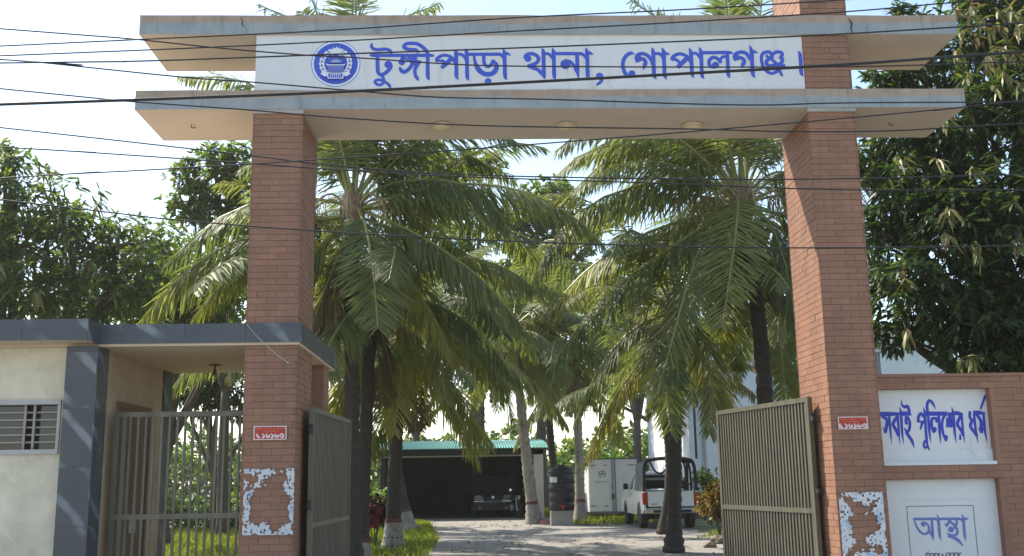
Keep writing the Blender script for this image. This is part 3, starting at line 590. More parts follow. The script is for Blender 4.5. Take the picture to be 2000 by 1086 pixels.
# ------------------------------------------------------------------ main gate leaves
def gate_leaf(hpx, fpx, Yh, Yf, zt0, zmid, bars, label, sheet_on):
    h = at(*hpx, Yh); f = at(*fpx, Yf); d = Vector((f.x - h.x, f.y - h.y, 0)); L = d.length; rz = math.atan2(d.y, d.x)
    t = thing('gate_leaf', (h.x, h.y, 0), label, 'gate', 'main gate leaves', rz)
    fw = .055
    def bx(name, x0, x1, y0, y1, z0, z1, m='gate_paint'): return MB().box(x0, x1, y0, y1, z0, z1).build(name, m, t, local=True)
    bx('stile', 0, fw, -fw / 2, fw / 2, .08, zt0 + .0); bx('stile', L - fw, L, -fw / 2, fw / 2, .08, zt0)
    bx('rail', fw, L - fw, -fw / 2 + .002, fw / 2 - .002, zt0 - fw, zt0 - .001); bx('rail', fw, L - fw, -fw / 2 + .002, fw / 2 - .002, zmid - fw / 2, zmid + fw / 2); bx('rail', fw, L - fw, -fw / 2 + .002, fw / 2 - .002, .08, .08 + fw)
    if sheet_on: bx('sheet', fw, L - fw, -.004, .004, .08 + fw, zt0 - fw, 'gate_sheet_shade')
    pitch = (L - 2 * fw) / bars; bw = pitch * .40
    for za, zb in ((.08 + fw, zmid - fw / 2), (zmid + fw / 2, zt0 - fw)):
        me = None
        for i in range(bars):
            x = fw + pitch * (i + .5)
            o = link('bar', boxmesh(bw, .03, zb - za, 'gate_paint'), t, Matrix.Translation((x, -.015, za)), True)
    for z in (zt0 - .30, zmid + .16):
        b = MB(); b.lathe((-.02, 0, z), [(.02, 0), (.02, .11)], 10); b.box(-.075, .01, -.02, .02, z + .03, z + .08); b.build('hinge', 'dark_metal', t, local=True)
    return t
zg = at(1586, 775, .45).z; zm = at(1592, 998, .45).z
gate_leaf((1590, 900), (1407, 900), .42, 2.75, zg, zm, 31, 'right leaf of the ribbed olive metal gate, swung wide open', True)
zg2 = at(606, 795, .45).z; zm2 = at(609, 1026, .45).z
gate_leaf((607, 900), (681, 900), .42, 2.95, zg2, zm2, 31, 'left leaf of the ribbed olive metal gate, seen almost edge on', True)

# ------------------------------------------------------------------ guard house and porch on the left
YP, YB = -0.045, -0.38
gh = thing('guard_house', (-4.5, 0.5, 0), 'cream tiled guard house with dark slate fascia and porch', 'guard house')
def bxw(name, x0, x1, y0, y1, z0, z1, mat, par=None, **k): return MB().box(x0, x1, y0, y1, z0, z1).build(name, mat, par or gh, **k)
zf1, zf0 = at(480, 631, YP).z, at(480, 668, YP).z
xl0 = -9.5; xpl = at(184, 660, YP).x; xpr = XB + .045
YBACK = 2.75
roofp = bxw('roof', xl0, xpr - .012, YP + .012, YBACK, zf0 + .004, zf1 - .004, 'cream_paint')
tag(roofp, 'flat porch roof with cream underside')
roofb = bxw('roof', xl0, at(172, 655, YB).x - .012, YB + .012, YP + .012, zf0 + .006, zf1 + .004, 'cream_paint')
def fascia(Y, pxs, z0, z1, par):
    for a, b in zip(pxs[:-1], pxs[1:]):
        xa = a if isinstance(a, float) else at(a, 650, Y).x; xb = b if isinstance(b, float) else at(b, 650, Y).x
        bxw('fascia_tile', xa + .0015, xb - .0015, Y, Y + .0118, z0, z1, 'slate_tile', par)
fascia(YB, (-9.0, -8.4, -7.8, -7.2, -6.6, -6.0, 42, 171), zf0 - .004, zf1 + .012, roofb)
xq = at(171, 650, YB).x
bxw('fascia_tile', xq - .0118, xq, YB + .012, YP, zf0 - .004, zf1 + .012, 'slate_tile', roofb)
fascia(YP, (184, 238, 360, 480, float(xpr - .012)), zf0 - .004, zf1, roofp)
ys = [YP + .0] + [0.5, 1.1, 1.7, 2.3, YBACK]
for a, b in zip(ys[:-1], ys[1:]): bxw('fascia_tile', xpr - .0118, xpr, a + .0015, b - .0015, zf0 - .004, zf1, 'slate_tile', roofp)
bxw('ceiling_edge', xl0, xpr - .02, YP + .02, YBACK - .01, zf0 - .03, zf0 + .003, 'cream_paint')
# front wall, slate column, side wall
YC = -0.10
c0 = at(117, 880, YC).x; c1 = at(180, 880, YC).x
zc = zf0 - .031
zz = 0.0; k = 0
col = bxw('column', c0 + .011, c1 - .011, YC + .011, YC + .32, 0, zc, 'mortar')
while zz < zc - .01:
    z2 = min(zz + .60, zc)
    bxw('tile', c0, c1 - .0115, YC, YC + .0105, zz + .0015, z2 - .0015, 'slate_tile', col); bxw('tile', c1 - .0105, c1, YC + .0, YC + .33, zz + .0015, z2 - .0015, 'slate_tile', col); zz = z2
wx1 = at(118, 830, .02).x; zw0, zw1 = at(60, 884, .02).z, at(60, 785, .02).z; wx0 = wx1 - 1.25
fw_ = MB(); fw_.box(xl0, wx0, .02, .20, 0, zc); fw_.box(wx0, c0 + .1, .02, .20, 0, zw0); fw_.box(wx0, c0 + .1, .02, .20, zw1, zc); fw_.box(wx1, c0 + .1, .02, .20, zw0, zw1)
fw_.build('wall', 'cream_tile', gh)
win = bxw('window', wx0, wx1, .19, .21, zw0, zw1, 'dark_room'); tag(win, 'window with a pale metal grille')
for a, b_, c, d in ((wx0, wx1, zw1 - .03, zw1 + .015), (wx0, wx1, zw0 - .02, zw0 + .03)): bxw('window_frame', a, b_, -.012, .10, c, d, 'window_white', win)
bxw('window_frame', wx1 - .03, wx1, -.006, .098, zw0 + .031, zw1 - .031, 'window_white', win)
xm = at(68, 830, .08).x; xm0 = at(50, 830, .08).x
for x in (xm0, xm, xm0 - .42): bxw('grille_bar', x - .012, x + .012, .05, .07, zw0 + .031, zw1 - .031, 'grille_paint', win)
for i in range(1, 6):
    z = zw0 + .03 + (zw1 - zw0 - .06) * i / 6; bxw('grille_bar', wx0, wx1 - .031, .072, .086, z - .008, z + .008, 'grille_paint', win)
for a, b_ in ((wx0, xm0 - .014), (xm + .014, wx1 - .03)): bxw('pane', a, b_, .12, .128, zw0 + .03, zw1 - .03, 'glass_dark', win)
# the wall that runs back from the column, the brown door in it and the slate pilaster
xs = c1 - .05
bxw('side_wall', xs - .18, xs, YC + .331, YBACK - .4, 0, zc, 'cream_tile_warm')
pilx = xs
bxw('pilaster', xs - .18, xs + .02, YBACK - .399, YBACK - .05, 0, zc, 'slate_tile')
dd = bxw('door', xs + .001, xs + .03, .75, 1.75, 0.02, at(262, 801, 1.2).z, 'door_brown')
for y0, y1 in ((.68, .749), (1.751, 1.82)): bxw('door_frame', xs + .001, xs + .045, y0, y1, .02, at(262, 801, 1.2).z + .06, 'door_brown', dd)
bxw('door_frame', xs + .001, xs + .045, .749, 1.751, at(262, 801, 1.2).z + .001, at(262, 801, 1.2).z + .06, 'door_brown', dd)
# the rear brick column of the porch
q0 = at(612, 760, 2.3).x; q1 = at(638, 760, 2.3).x
pc = bxw('rear_column', q0 + .012, q1 - .012, 2.012, 2.5, 0, zf0 - .031, 'mortar'); tag(pc, 'brick column at the back of the porch')
rc = brick_face(pc, (q0, 2.012, 0), (1, 0, 0), (0, -1, 0), q1 - q0, 0, zf0 - .031, lambda z: False, 5); r2 = brick_face(pc, (q1 - .012, 2.0, 0), (0, 1, 0), (1, 0, 0), .5, 0, zf0 - .031, lambda z: False, 6); rc.add(r2.v, r2.f)
tag(rc.build('brick_cladding', 'brick', pc, center=False), kind='stuff')
# bulb holder under the porch roof
p = ground(420, 712, zf0 - .03); t = thing('bulb_holder', p, 'brown bulb holder hanging under the porch roof', 'lamp')
MB().lathe((p.x, p.y, p.z), [(.075, 0), (.075, -.012), (.03, -.02)], 16).build('rose', 'palm_fibre', t); MB().lathe((p.x, p.y, p.z - .02), [(.012, 0), (.015, -.04), (.022, -.07), (.023, -.11), (.012, -.12)], 12).build('socket', 'palm_fibre', t, smooth=True)
# dangling white wire on the left pillar
b = MB(); b.tube(catmull([at(481, 633, -.06), at(505, 660, -.05), at(535, 688, -.05), at(562, 708, -.03)], 5), .0028, 6); b.lathe(at(562, 708, -.03), [(.009, -.008), (.009, .008)], 8)
tag(b.build('loose_wire', 'white_wire'), 'thin loose white wire hanging across the left pillar below the fascia', 'wire')
# pedestrian gate between column and pillar
YG = .42
g0, g1 = c1 + .04, XA - .03
pg = thing('pedestrian_gate', ((g0 + g1) / 2, YG, 0), 'narrow olive metal bar gate between the slate column and the brick pillar', 'gate')
ztop = at(340, 804, YG).z; zmd = at(340, 1008, YG).z
def pgb(name, *a): return MB().box(*a).build(name, 'gate_paint', pg)
pgb('stile', g0, g0 + .05, YG - .03, YG + .03, .06, ztop); pgb('stile', g1 - .05, g1, YG - .03, YG + .03, .06, ztop)
for z in (ztop - .055, zmd - .03, .06): pgb('rail', g0 + .05, g1 - .05, YG - .028, YG + .028, z, z + .054)
pgb('lock_box', g0 + .22, g0 + .29, YG - .034, YG + .034, zmd - .17, zmd - .031); pgb('stile', g0 + .09, g0 + .13, YG - .025, YG + .025, .114, ztop - .055)
nb = 15
for i in range(nb):
    x = g0 + .17 + (g1 - g0 - .26) * i / (nb - 1)
    for za, zb in ((.114, zmd - .03), (zmd + .024, ztop - .055)):
        link('bar', boxmesh(.024, .024, zb - za, 'gate_paint'), pg, Matrix.Translation((x, YG - .012, za)))

# ------------------------------------------------------------------ power and telephone cables in front of the gateway
def cable(pts, Y, wpx, label):
    P = [at(x, y, Y) for x, y in pts]
    a = P[0] + (P[0] - P[1]).normalized() * 7; z = P[-1] + (P[-1] - P[-2]).normalized() * 7
    q = [a] + P + [z]; b = MB(); b.tube(catmull(q, 6), wpx * (Y + 11) / 4000, 6); return tag(b.build('overhead_cable', 'cable_black', smooth=True), label, 'cable', 'cables strung past the gateway')
cable([(0,56), (245,75), (420,93), (588,107), (700,113), (860,124), (1000,129), (1350,131), (1660,130), (1800,127), (2000,120)], -4.2, 3.2, 'thin cable running through the emblem and the middle of the blue lettering')
cable([(0,90), (275,77), (650,59), (1000,35), (1350,18), (1640,0), (1900,-18)], -4.6, 3.2, 'highest cable, crossing the upper slab and leaving the frame above the right pillar')
cable([(0,109), (300,97), (650,81), (1000,61), (1300,45), (1650,23), (1825,8), (2000,-6)], -4.0, 3.2, 'cable grazing the top of the emblem and rising over the upper slab')
cable([(0,123), (245,120), (490,112), (650,106), (1000,94), (1350,80), (1650,66), (2000,45)], -4.9, 3.6, 'cable rising just over the tops of the blue letters')
cable([(0,116), (70,121), (350,150), (500,161), (700,178), (860,190), (1070,194), (1350,203), (1500,205), (1650,201), (2000,199)], -4.4, 3.2, 'cable sagging along the blue edge of the lower slab')
cable([(0,204), (265,195), (650,180), (1000,162), (1350,143), (1650,126), (2000,101)], -5.2, 6.6, 'thick black cable crossing below the blue lettering')
cable([(0,173), (200,193), (265,199), (490,215), (650,229), (930,245), (1350,252), (1545,257), (1750,255), (2000,241)], -3.8, 3.2, 'cable crossing the cream underside of the lower slab past the lamps')
cable([(0,249), (190,270), (490,304), (650,323), (900,341), (1350,350), (1650,349), (2000,341)], -4.3, 3.0, 'upper of the two close cables below the lower slab')
cable([(0,287), (150,296), (500,320), (650,331), (900,345), (1350,360), (1510,367), (1700,371), (2000,371)], -4.5, 3.0, 'lower of the two close cables below the lower slab')
cable([(0,348), (130,340), (325,330), (650,310), (1000,285), (1350,257), (1650,231), (1874,210), (2000,196)], -4.7, 3.0, 'cable climbing from the left treetops to the right end of the lower slab')
cable([(0,390), (350,430), (700,456), (1000,471), (1350,482), (1650,484), (2000,480)], -4.1, 3.0, 'lowest cable, crossing the palm crowns and both pillars')

# ------------------------------------------------------------------ coconut palms
def frond_mesh(P, L, seed, dens=0.030, wid=0.036, hang=0.55, yellow=0.0, start=0.14):
    """P: rachis points; leaflets in two ranks hang from it"""
    r = random.Random(seed); V = []; Q = []; T = []; mats = []
    P = catmull(P, 5); seg = [(P[i + 1] - P[i]).length for i in range(len(P) - 1)]; tot = sum(seg); acc = [0]
    for s_ in seg: acc.append(acc[-1] + s_)
    def pt(s):
        d = s * tot; i = 0
        while i < len(seg) - 1 and acc[i + 1] < d: i += 1
        k = (d - acc[i]) / max(seg[i], 1e-6); return P[i].lerp(P[i + 1], min(max(k, 0), 1)), (P[i + 1] - P[i]).normalized()
    n = int(tot / dens); side0 = None; torn = {(r.choice((-1, 1)), r.randint(2, 8)) for _ in range(2)}
    for i in range(n):
        s = start + (1 - start) * (i + .5) / n; p, t = pt(s)
        sd = t.cross(Vector((0, 0, 1)))
        if sd.length < .25:
            sd = side0 if side0 is not None else Vector((1, 0, 0))
        sd = (sd - t * sd.dot(t)).normalized()
        if side0 is not None and sd.dot(side0) < 0: sd = -sd
        side0 = sd; upn = sd.cross(t).normalized()
        ll = L * (max(0.0, math.sin(math.pi * (0.10 + 0.86 * s))) ** 0.7) * r.uniform(.82, 1.08)
        for sg in (-1, 1):
            if r.random() < .05 or (sg, int(s * 9)) in torn and r.random() < .65: continue
            jit = Vector((r.gauss(0, .10), r.gauss(0, .10), r.gauss(0, .10)))
            d = (sd * sg * r.uniform(.75, 1.0) + t * r.uniform(.38, .68) + upn * r.uniform(.0, .3) - Vector((0, 0, hang * r.uniform(.45, 1.45))) + jit).normalized()
            ww = wid * r.uniform(.75, 1.2); n_ = (t - d * t.dot(d)).normalized() * ww * .5
            g = Vector((0, 0, -1)) * ll; m1 = p + d * ll * .4 + g * .03 * hang; m2 = p + d * ll * .75 + g * .12 * (hang + .2); tip = p + d * ll * .97 + g * r.uniform(.14, .28) * (hang + .15)
            k = len(V); V += [p - n_ * .4, p + n_ * .4, m1 - n_, m1 + n_, m2 - n_ * .75, m2 + n_ * .75, tip]
            Q += [(k, k + 1, k + 3, k + 2), (k + 2, k + 3, k + 5, k + 4)]; T.append((k + 4, k + 5, k + 6))
    nl = len(Q) + len(T)
    mb = MB(); mb.tube(P[::2] + ([P[-1]] if len(P) % 2 == 0 else []), [0.032 * (1 - .85 * i / (len(P[::2]) )) + .006 for i in range(len(P[::2]) + (1 if len(P) % 2 == 0 else 0))], 5)
    k = len(V); V += [Vector(v) for v in mb.v]; RF = [tuple(i + k for i in f) for f in mb.f]
    me = bpy.data.meshes.new('frond'); me.from_pydata([tuple(v) for v in V], [], Q + T + RF); me.materials.append(M[('frond', 'frond_yellow', 'frond_dry')[yellow]]); me.materials.append(M['rachis'])
    mi = [0] * nl + [1] * len(RF); me.polygons.foreach_set('material_index', mi); return me
def arc(el, length, droop, n=9, side=0.0):
    d = Vector((math.cos(el), 0, math.sin(el))); p = Vector((0, 0, 0)); out = [p.copy()]; h = length / n
    for i in range(n):
        p = p + d * h; out.append(p.copy()); d = (d + Vector((0, side * h * .1, -droop * h * (0.35 + 1.1 * i / n)))).normalized()
    return out
POOL = {}
def pool(cls, k):
    key = (cls, k)
    if key not in POOL:
        r = random.Random(cls * 31 + k); el, ln, dr, hg, ye = [(80, 3.9, .10, .10, 0), (58, 4.7, .40, .45, 0), (40, 4.9, .42, .65, 0), (20, 4.8, .38, .7, 0), (-12, 4.4, .36, .9, 0), (-48, 3.9, .22, 1.0, 1), (-72, 3.0, .12, .8, 2)][cls]
        POOL[key] = frond_mesh(arc(R(el + r.uniform(-6, 6)), ln * r.uniform(.92, 1.05), dr * r.uniform(.85, 1.2), side=r.uniform(-.6, .6)), 0.92, cls * 7 + k, hang=hg, yellow=ye)
    return POOL[key]
def palm(base, top, label, seed, n=20, scale=1.0, bark='palm_bark', r0=.20, r1=.13, classes=None, keys=(), painted=None, bend=.25, nuts=True, az0=0.0, skip=None):
    """base/top: world points; keys: rachis point lists for fronds set by hand"""
    r = random.Random(seed); base = Vector(base); top = Vector(top); t = thing('coconut_palm', base, label, 'palm', 'coconut palms along the drive')
    H = top.z - base.z; m = 30; pts = []; rad = []
    bd = Vector((r.uniform(-1, 1), r.uniform(-.5, .5), 0)) * bend
    for i in range(m * 2 + 1):
        s = i / (m * 2); p = base.lerp(top, s) + bd * math.sin(math.pi * s); pts.append(p)
        rr = r1 + (r0 - r1) * (1 - s) ** 1.6 + (.10 * (r0 / .2)) * max(0, 1 - s * H / .9) ** 2; rad.append(rr * (1.06 if i % 2 else .95) * r.uniform(.94, 1.05))
    tr = MB().tube(pts, rad, 12).build('trunk', bark, t, smooth=True)
    if painted:
        k = lambda z: next(i for i in range(len(pts) - 1) if pts[i + 1].z >= z)
        def band(name, z0, z1, mat, add):
            q = []; rr = []
            for j in range(7):
                z = z0 + (z1 - z0) * j / 6; i = k(z); f = (z - pts[i].z) / (pts[i + 1].z - pts[i].z); q.append(pts[i].lerp(pts[i + 1], f)); rr.append(rad[i] + (rad[i + 1] - rad[i]) * f + add)
            MB().tube(q, rr, 14, cap=False).build(name, mat, tr, smooth=True)
        band('painted_base', .01, painted, 'lime_wash', .012); band('painted_band', painted, painted + .10, 'red_band', .014)
    fb = MB(); fb.lathe(top - Vector((0, 0, .5)), [(r1 * .9, -.1), (r1 * 1.5, .15), (r1 * 1.9, .45), (r1 * 1.5, .75), (.05, 1.05)], 9); fb.build('crown_fibre', 'palm_fibre', t, smooth=False)
    if nuts:
        for i in range(6):
            a = r.uniform(0, 6.28); c = top + Vector((math.cos(a) * .30, math.sin(a) * .30, -.35 - r.uniform(0, .3))); MB().lathe(c, [(.01, -.13), (.08, -.09), (.115, 0), (.08, .09), (.02, .13)], 9).build('coconut', 'coconut', t, smooth=True)
    if nuts:
        for i in range(7):
            a = i * .9 + seed; d = Vector((math.cos(a), math.sin(a), 0)); q = catmull([top + d * .1, top + d * .45 + Vector((0, 0, .25)), top + d * .8 + Vector((0, 0, .05)), top + d * .95 - Vector((0, 0, .35))], 3)
            b = MB().tube(q, [.03 * (1 - .6 * j / 9) for j in range(10)], 5)
            for j in range(10):
                e = q[4 + j % 5]; b.tube([e, e + Vector((r.uniform(-.15, .15), r.uniform(-.15, .15), -r.uniform(.1, .35)))], .008, 4)
            b.build('flower_stalk', 'dry_stalk', t)
    seq = classes or [0, 0, 1, 1, 1, 2, 2, 2, 2, 3, 3, 3, 3, 3, 4, 4, 4, 4, 5, 5, 5]
    for i in range(n):
        cls = seq[int(i * len(seq) / n)]; az = az0 + i * 2.39996 + r.uniform(-.25, .25); sc = scale * r.uniform(.8, 1.1)
        if skip and skip(cls, math.degrees(az) % 360): continue
        off = Vector((math.cos(az), math.sin(az), 0)) * .12
        mw = Matrix.Translation(top + off + Vector((0, 0, .35 - .12 * cls))) @ Matrix.Rotation(az, 4, 'Z') @ Matrix.Rotation(r.uniform(-.25, .25), 4, 'X') @ Matrix.Scale(sc, 4)
        link('frond', pool(cls, (i * 3 + seed) % 5), t, mw)
    for j in range(2 if nuts else 0):
        az = r.uniform(0, 6.28); mw = Matrix.Translation(top - Vector((0, 0, .3))) @ Matrix.Rotation(az, 4, 'Z') @ Matrix.Scale(scale * r.uniform(.6, .85), 4); link('dry_frond', pool(6, (seed + j) % 3), t, mw)
    for j, (kp, L, hg, ye) in enumerate(keys):
        me = frond_mesh([Vector(p) for p in kp], L, seed * 50 + j, hang=hg, yellow=ye); link('frond', me, t, Matrix.Identity(4))
    return t
def px3(lst): return [at(x, y, Y) for x, y, Y in lst]
UP = [0, 0, 0, 1, 1, 1, 2, 2, 2, 3, 3, 4, 4, 5]
# A: the big crown right of the left pillar
Ya = 9.0
palm((at(690, 900, Ya).x, Ya, 0), at(688, 410, Ya), 'tallest palm close behind the left gate leaf, its crown beside the left pillar', 11, n=44, r0=.19, r1=.14, az0=.4, bend=.15, skip=lambda c, a: (c >= 2 and 215 < a < 335) or (0 < c < 4 and 120 < a < 240), keys=[
    (px3([(690, 400, Ya), (760, 360, Ya - .2), (870, 352, Ya - .5), (950, 385, Ya - .8), (995, 450, Ya - 1.0)]), 1.1, .75, 0),
    (px3([(700, 410, Ya - .2), (716, 450, Ya - .8), (730, 540, Ya - 1.4), (738, 640, Ya - 1.7)]), 1.0, .2, 0),
    (px3([(705, 410, Ya), (820, 460, Ya - .4), (940, 545, Ya - .8), (1030, 650, Ya - 1)]), 1.05, .8, 0),
    (px3([(680, 400, Ya), (560, 385, Ya - .1), (430, 425, Ya - .2), (320, 520, Ya - .3)]), .95, .8, 0),
    (px3([(680, 420, Ya), (570, 450, Ya), (450, 540, Ya), (375, 625, Ya)]), .9, .6, 1),
    (px3([(685, 390, Ya), (660, 250, Ya), (640, 100, Ya), (600, -30, Ya)]), .9, .3, 0), (px3([(688, 400, Ya), (650, 220, Ya + .3), (590, 60, Ya + .5), (505, 8, Ya + .6)]), .9, .5, 0),
    (px3([(690, 400, Ya), (715, 220, Ya + .3), (760, 60, Ya + .5), (860, 6, Ya + .6)]), .9, .5, 0), (px3([(690, 390, Ya), (692, 200, Ya), (688, 50, Ya), (690, -70, Ya)]), .95, .3, 0), (px3([(690, 395, Ya), (760, 300, Ya + .4), (860, 270, Ya + .6), (960, 330, Ya + .7)]), 1.0, .7, 0),
    (px3([(690, 395, Ya), (640, 300, Ya + .4), (560, 280, Ya + .6), (470, 330, Ya + .7)]), 1.0, .7, 0),
    (px3([(685, 390, Ya), (600, 250, Ya), (480, 160, Ya), (350, 150, Ya)]), .85, .5, 0)])
Ya2 = 10.6
palm((at(703, 1080, Ya2).x, Ya2, 0), at(728, 560, Ya2), 'palm with a dark straight trunk just right of the left gate leaf', 12, n=20, r0=.17, r1=.12, classes=[1, 2, 2, 3, 3, 4, 4, 5, 5], painted=.40, az0=1.0, keys=[
    (px3([(735, 560, Ya2), (800, 580, Ya2 - .3), (850, 660, Ya2 - .6), (870, 780, Ya2 - .8)]), .9, .7, 0)])
g = ground(768, 1072)
palm((g.x, g.y, 0), at(800, 640, g.y), 'leaning palm with whitewashed foot and red band on the lawn edge', 13, n=20, r0=.20, r1=.13, painted=.62, classes=[1, 2, 2, 3, 3, 4, 4, 5, 5], az0=.2, keys=[
    (px3([(805, 640, g.y), (880, 640, g.y - .4), (960, 700, g.y - .8), (1005, 830, g.y - 1)]), .95, .8, 1),
    (px3([(800, 650, g.y), (790, 690, g.y - .8), (780, 770, g.y - 1.2), (770, 850, g.y - 1.2)]), .8, .5, 1)])
g = ground(798, 1038)
palm((g.x, g.y, 0), at(760, 650, g.y), 'palm with a whitewashed foot standing behind the leaning palm', 14, n=18, r0=.22, r1=.13, painted=.62, classes=[1, 2, 3, 3, 4, 4, 5], az0=.8, bend=.3)
g = ground(930, 1001)
palm((g.x, 44, 0), at(935, 640, 44), 'far palm rising behind the green roofed shed', 15, n=14, r0=.2, classes=[1, 2, 3, 3, 4, 4], az0=2)
g = ground(1044, 1024)
palm((g.x, g.y, 0), at(1002, 640, g.y), 'pale spotted palm trunk with a red band at the right end of the shed', 16, n=22, r0=.24, r1=.15, bark='palm_bark_pale', painted=.72, az0=.5, classes=[1, 1, 2, 2, 3, 3, 4, 4, 5], bend=.1)
g = ground(1134, 1020)
palm((g.x, g.y, 0), at(1125, 690, g.y), 'pale palm trunk with a red band right of the black water tank', 17, n=20, r0=.20, r1=.14, bark='palm_bark_pale', painted=.75, az0=1.4, classes=[1, 2, 2, 3, 3, 4, 4, 5], bend=.1)
palm((at(1098, 990, 30).x, 30, 0), at(1075, 660, 30), 'slim palm leaning behind the black water tank', 18, n=14, r0=.17, classes=[1, 2, 3, 3, 4, 4], az0=2.2, bend=.4)
g = ground(1316, 1080)
palm((g.x, g.y, 0), at(1318, 610, g.y), 'dark palm trunk in front of the white pickup', 19, n=15, r0=.17, r1=.14, az0=.9, bend=.05, classes=[1, 2, 2, 3, 3, 4, 5], keys=[
    (px3([(1318, 610, g.y), (1290, 640, g.y - .6), (1300, 740, g.y - 1.2), (1312, 850, g.y - 1.3)]), .85, .5, 0),
    (px3([(1325, 610, g.y), (1365, 640, g.y - .6), (1390, 740, g.y - .9), (1385, 850, g.y - 1)]), .85, .6, 1),
    (px3([(1318, 610, g.y), (1240, 640, g.y), (1170, 720, g.y), (1120, 830, g.y)]), .85, .8, 0)])
Yb = 10.0
palm((at(1488, 1000, Yb).x, Yb, 0), at(1448, 395, Yb), 'tall palm with a big drooping crown left of the right pillar', 20, n=42, r0=.20, r1=.15, az0=.1, bend=.3, skip=lambda c, a: c >= 2 and 215 < a < 325, keys=[
    (px3([(1440, 380, Yb), (1442, 400, Yb - .7), (1432, 500, Yb - 1.5), (1410, 640, Yb - 1.9)]), 1.05, .2, 1),
    (px3([(1440, 380, Yb), (1330, 352, Yb - .3), (1180, 385, Yb - .6), (1080, 470, Yb - .8), (1040, 570, Yb - .9)]), 1.1, .85, 0),
    (px3([(1435, 410, Yb), (1330, 470, Yb - .5), (1180, 580, Yb - .9), (1065, 730, Yb - 1.1)]), 1.15, .8, 0),
    (px3([(1440, 410, Yb), (1370, 480, Yb - .8), (1325, 620, Yb - 1.3), (1285, 770, Yb - 1.5)]), .95, .5, 0),
    (px3([(1455, 400, Yb), (1500, 430, Yb - .5), (1535, 520, Yb - .8), (1555, 640, Yb - .9)]), .95, .7, 0),
    (px3([(1440, 370, Yb), (1400, 220, Yb), (1340, 80, Yb), (1230, 0, Yb)]), .95, .4, 0),
    (px3([(1445, 370, Yb), (1440, 220, Yb), (1420, 60, Yb), (1400, -60, Yb)]), .95, .3, 0), (px3([(1445, 370, Yb), (1380, 270, Yb + .3), (1260, 250, Yb + .5), (1120, 310, Yb + .6)]), 1.05, .7, 0),
    (px3([(1445, 370, Yb), (1500, 260, Yb + .3), (1600, 240, Yb + .5), (1690, 320, Yb + .6)]), 1.0, .7, 0), (px3([(1440, 370, Yb), (1330, 290, Yb + .8), (1220, 290, Yb + 1), (1100, 390, Yb + 1.2)]), 1.0, .7, 0)])
palm((at(1500, 1000, 17).x, 17, 0), at(1500, 560, 17), 'palm half hidden behind the tall palm left of the right pillar', 21, n=20, r0=.19, az0=1.6, classes=[1, 2, 2, 3, 3, 4, 4, 5], keys=[
    (px3([(1500, 560, 17), (1540, 590, 16.5), (1562, 680, 16), (1566, 790, 15.8)]), .95, .5, 0), (px3([(1495, 570, 17), (1450, 620, 16.4), (1425, 720, 16), (1412, 800, 15.8)]), .95, .6, 1),
    (px3([(1500, 570, 17), (1520, 640, 16.2), (1530, 730, 15.6), (1535, 820, 15.4)]), .9, .35, 1), (px3([(1490, 570, 17), (1410, 590, 16.6), (1370, 680, 16.4), (1350, 790, 16.2)]), .95, .6, 0)])
palm((at(1292, 1000, 19).x, 19, 0), at(1288, 770, 19), 'short young palm arching beside the pickup', 22, n=11, r0=.14, r1=.11, scale=.75, az0=.3, classes=[0, 1, 1, 2, 2, 3, 3], nuts=False, keys=[
    (px3([(1288, 760, 19), (1240, 730, 18.8), (1170, 740, 18.5), (1110, 800, 18.3)]), .75, .8, 0)])

# ------------------------------------------------------------------ leafy trees
def leaves_np(cent, axis, k, L, Wd, rng, droop=.5, spread=1.0):
    """k drooping leaves round every twig end: returns verts and faces"""
    n = len(cent); c = np.repeat(cent, k, 0); ax = np.repeat(axis, k, 0); m = n * k
    rv = rng.normal(size=(m, 3)); rv -= ax * (rv * ax).sum(1, keepdims=True); rv /= np.linalg.norm(rv, axis=1, keepdims=True) + 1e-9
    th = rng.uniform(.45, 1.25, (m, 1)) * spread; d = ax * np.cos(th) + rv * np.sin(th); d[:, 2] -= droop * rng.uniform(.3, 1.2, m); d /= np.linalg.norm(d, axis=1, keepdims=True)
    sd = np.cross(d, rng.normal(size=(m, 3)) * .35 + np.array([0, 0, 1.0])); sd /= np.linalg.norm(sd, axis=1, keepdims=True) + 1e-9
    l = L * rng.uniform(.5, 1.3, (m, 1)); w_ = Wd * rng.uniform(.75, 1.2, (m, 1)) * .5; g = np.array([[0, 0, -1.0]]) * l * droop
    p0 = c + rng.normal(size=(m, 3)) * L * .12
    a = p0 + d * l * .36 + g * .03; b = p0 + d * l * .72 + g * .13; t = p0 + d * l + g * .30
    V = np.stack([p0, a - sd * w_, a + sd * w_, b - sd * w_ * .8, b + sd * w_ * .8, t], 1).reshape(-1, 3); o = np.arange(m)[:, None] * 6
    return V, [np.hstack([o, o + 2, o + 1]), np.hstack([o + 1, o + 2, o + 4, o + 3]), np.hstack([o + 3, o + 4, o + 5])]
def crown_pts(blobs, n, rng, shell=.45):
    vol = np.array([b[1] ** 2 for b in blobs]); idx = rng.choice(len(blobs), n, p=vol / vol.sum()); c = np.array([tuple(b[0]) for b in blobs])[idx]; r = np.array([b[1] for b in blobs])[idx]
    d = rng.normal(size=(n, 3)); d /= np.linalg.norm(d, axis=1, keepdims=True)
    q = np.array([noise.noise(Vector(tuple(x * 2.3 + y * .7))) for x, y in zip(d, c)])
    rad = r * (rng.uniform(0, 1, n) ** shell) * (1 + .35 * q); p = c + d * rad[:, None] * np.array([1, 1, .82]); return p, d
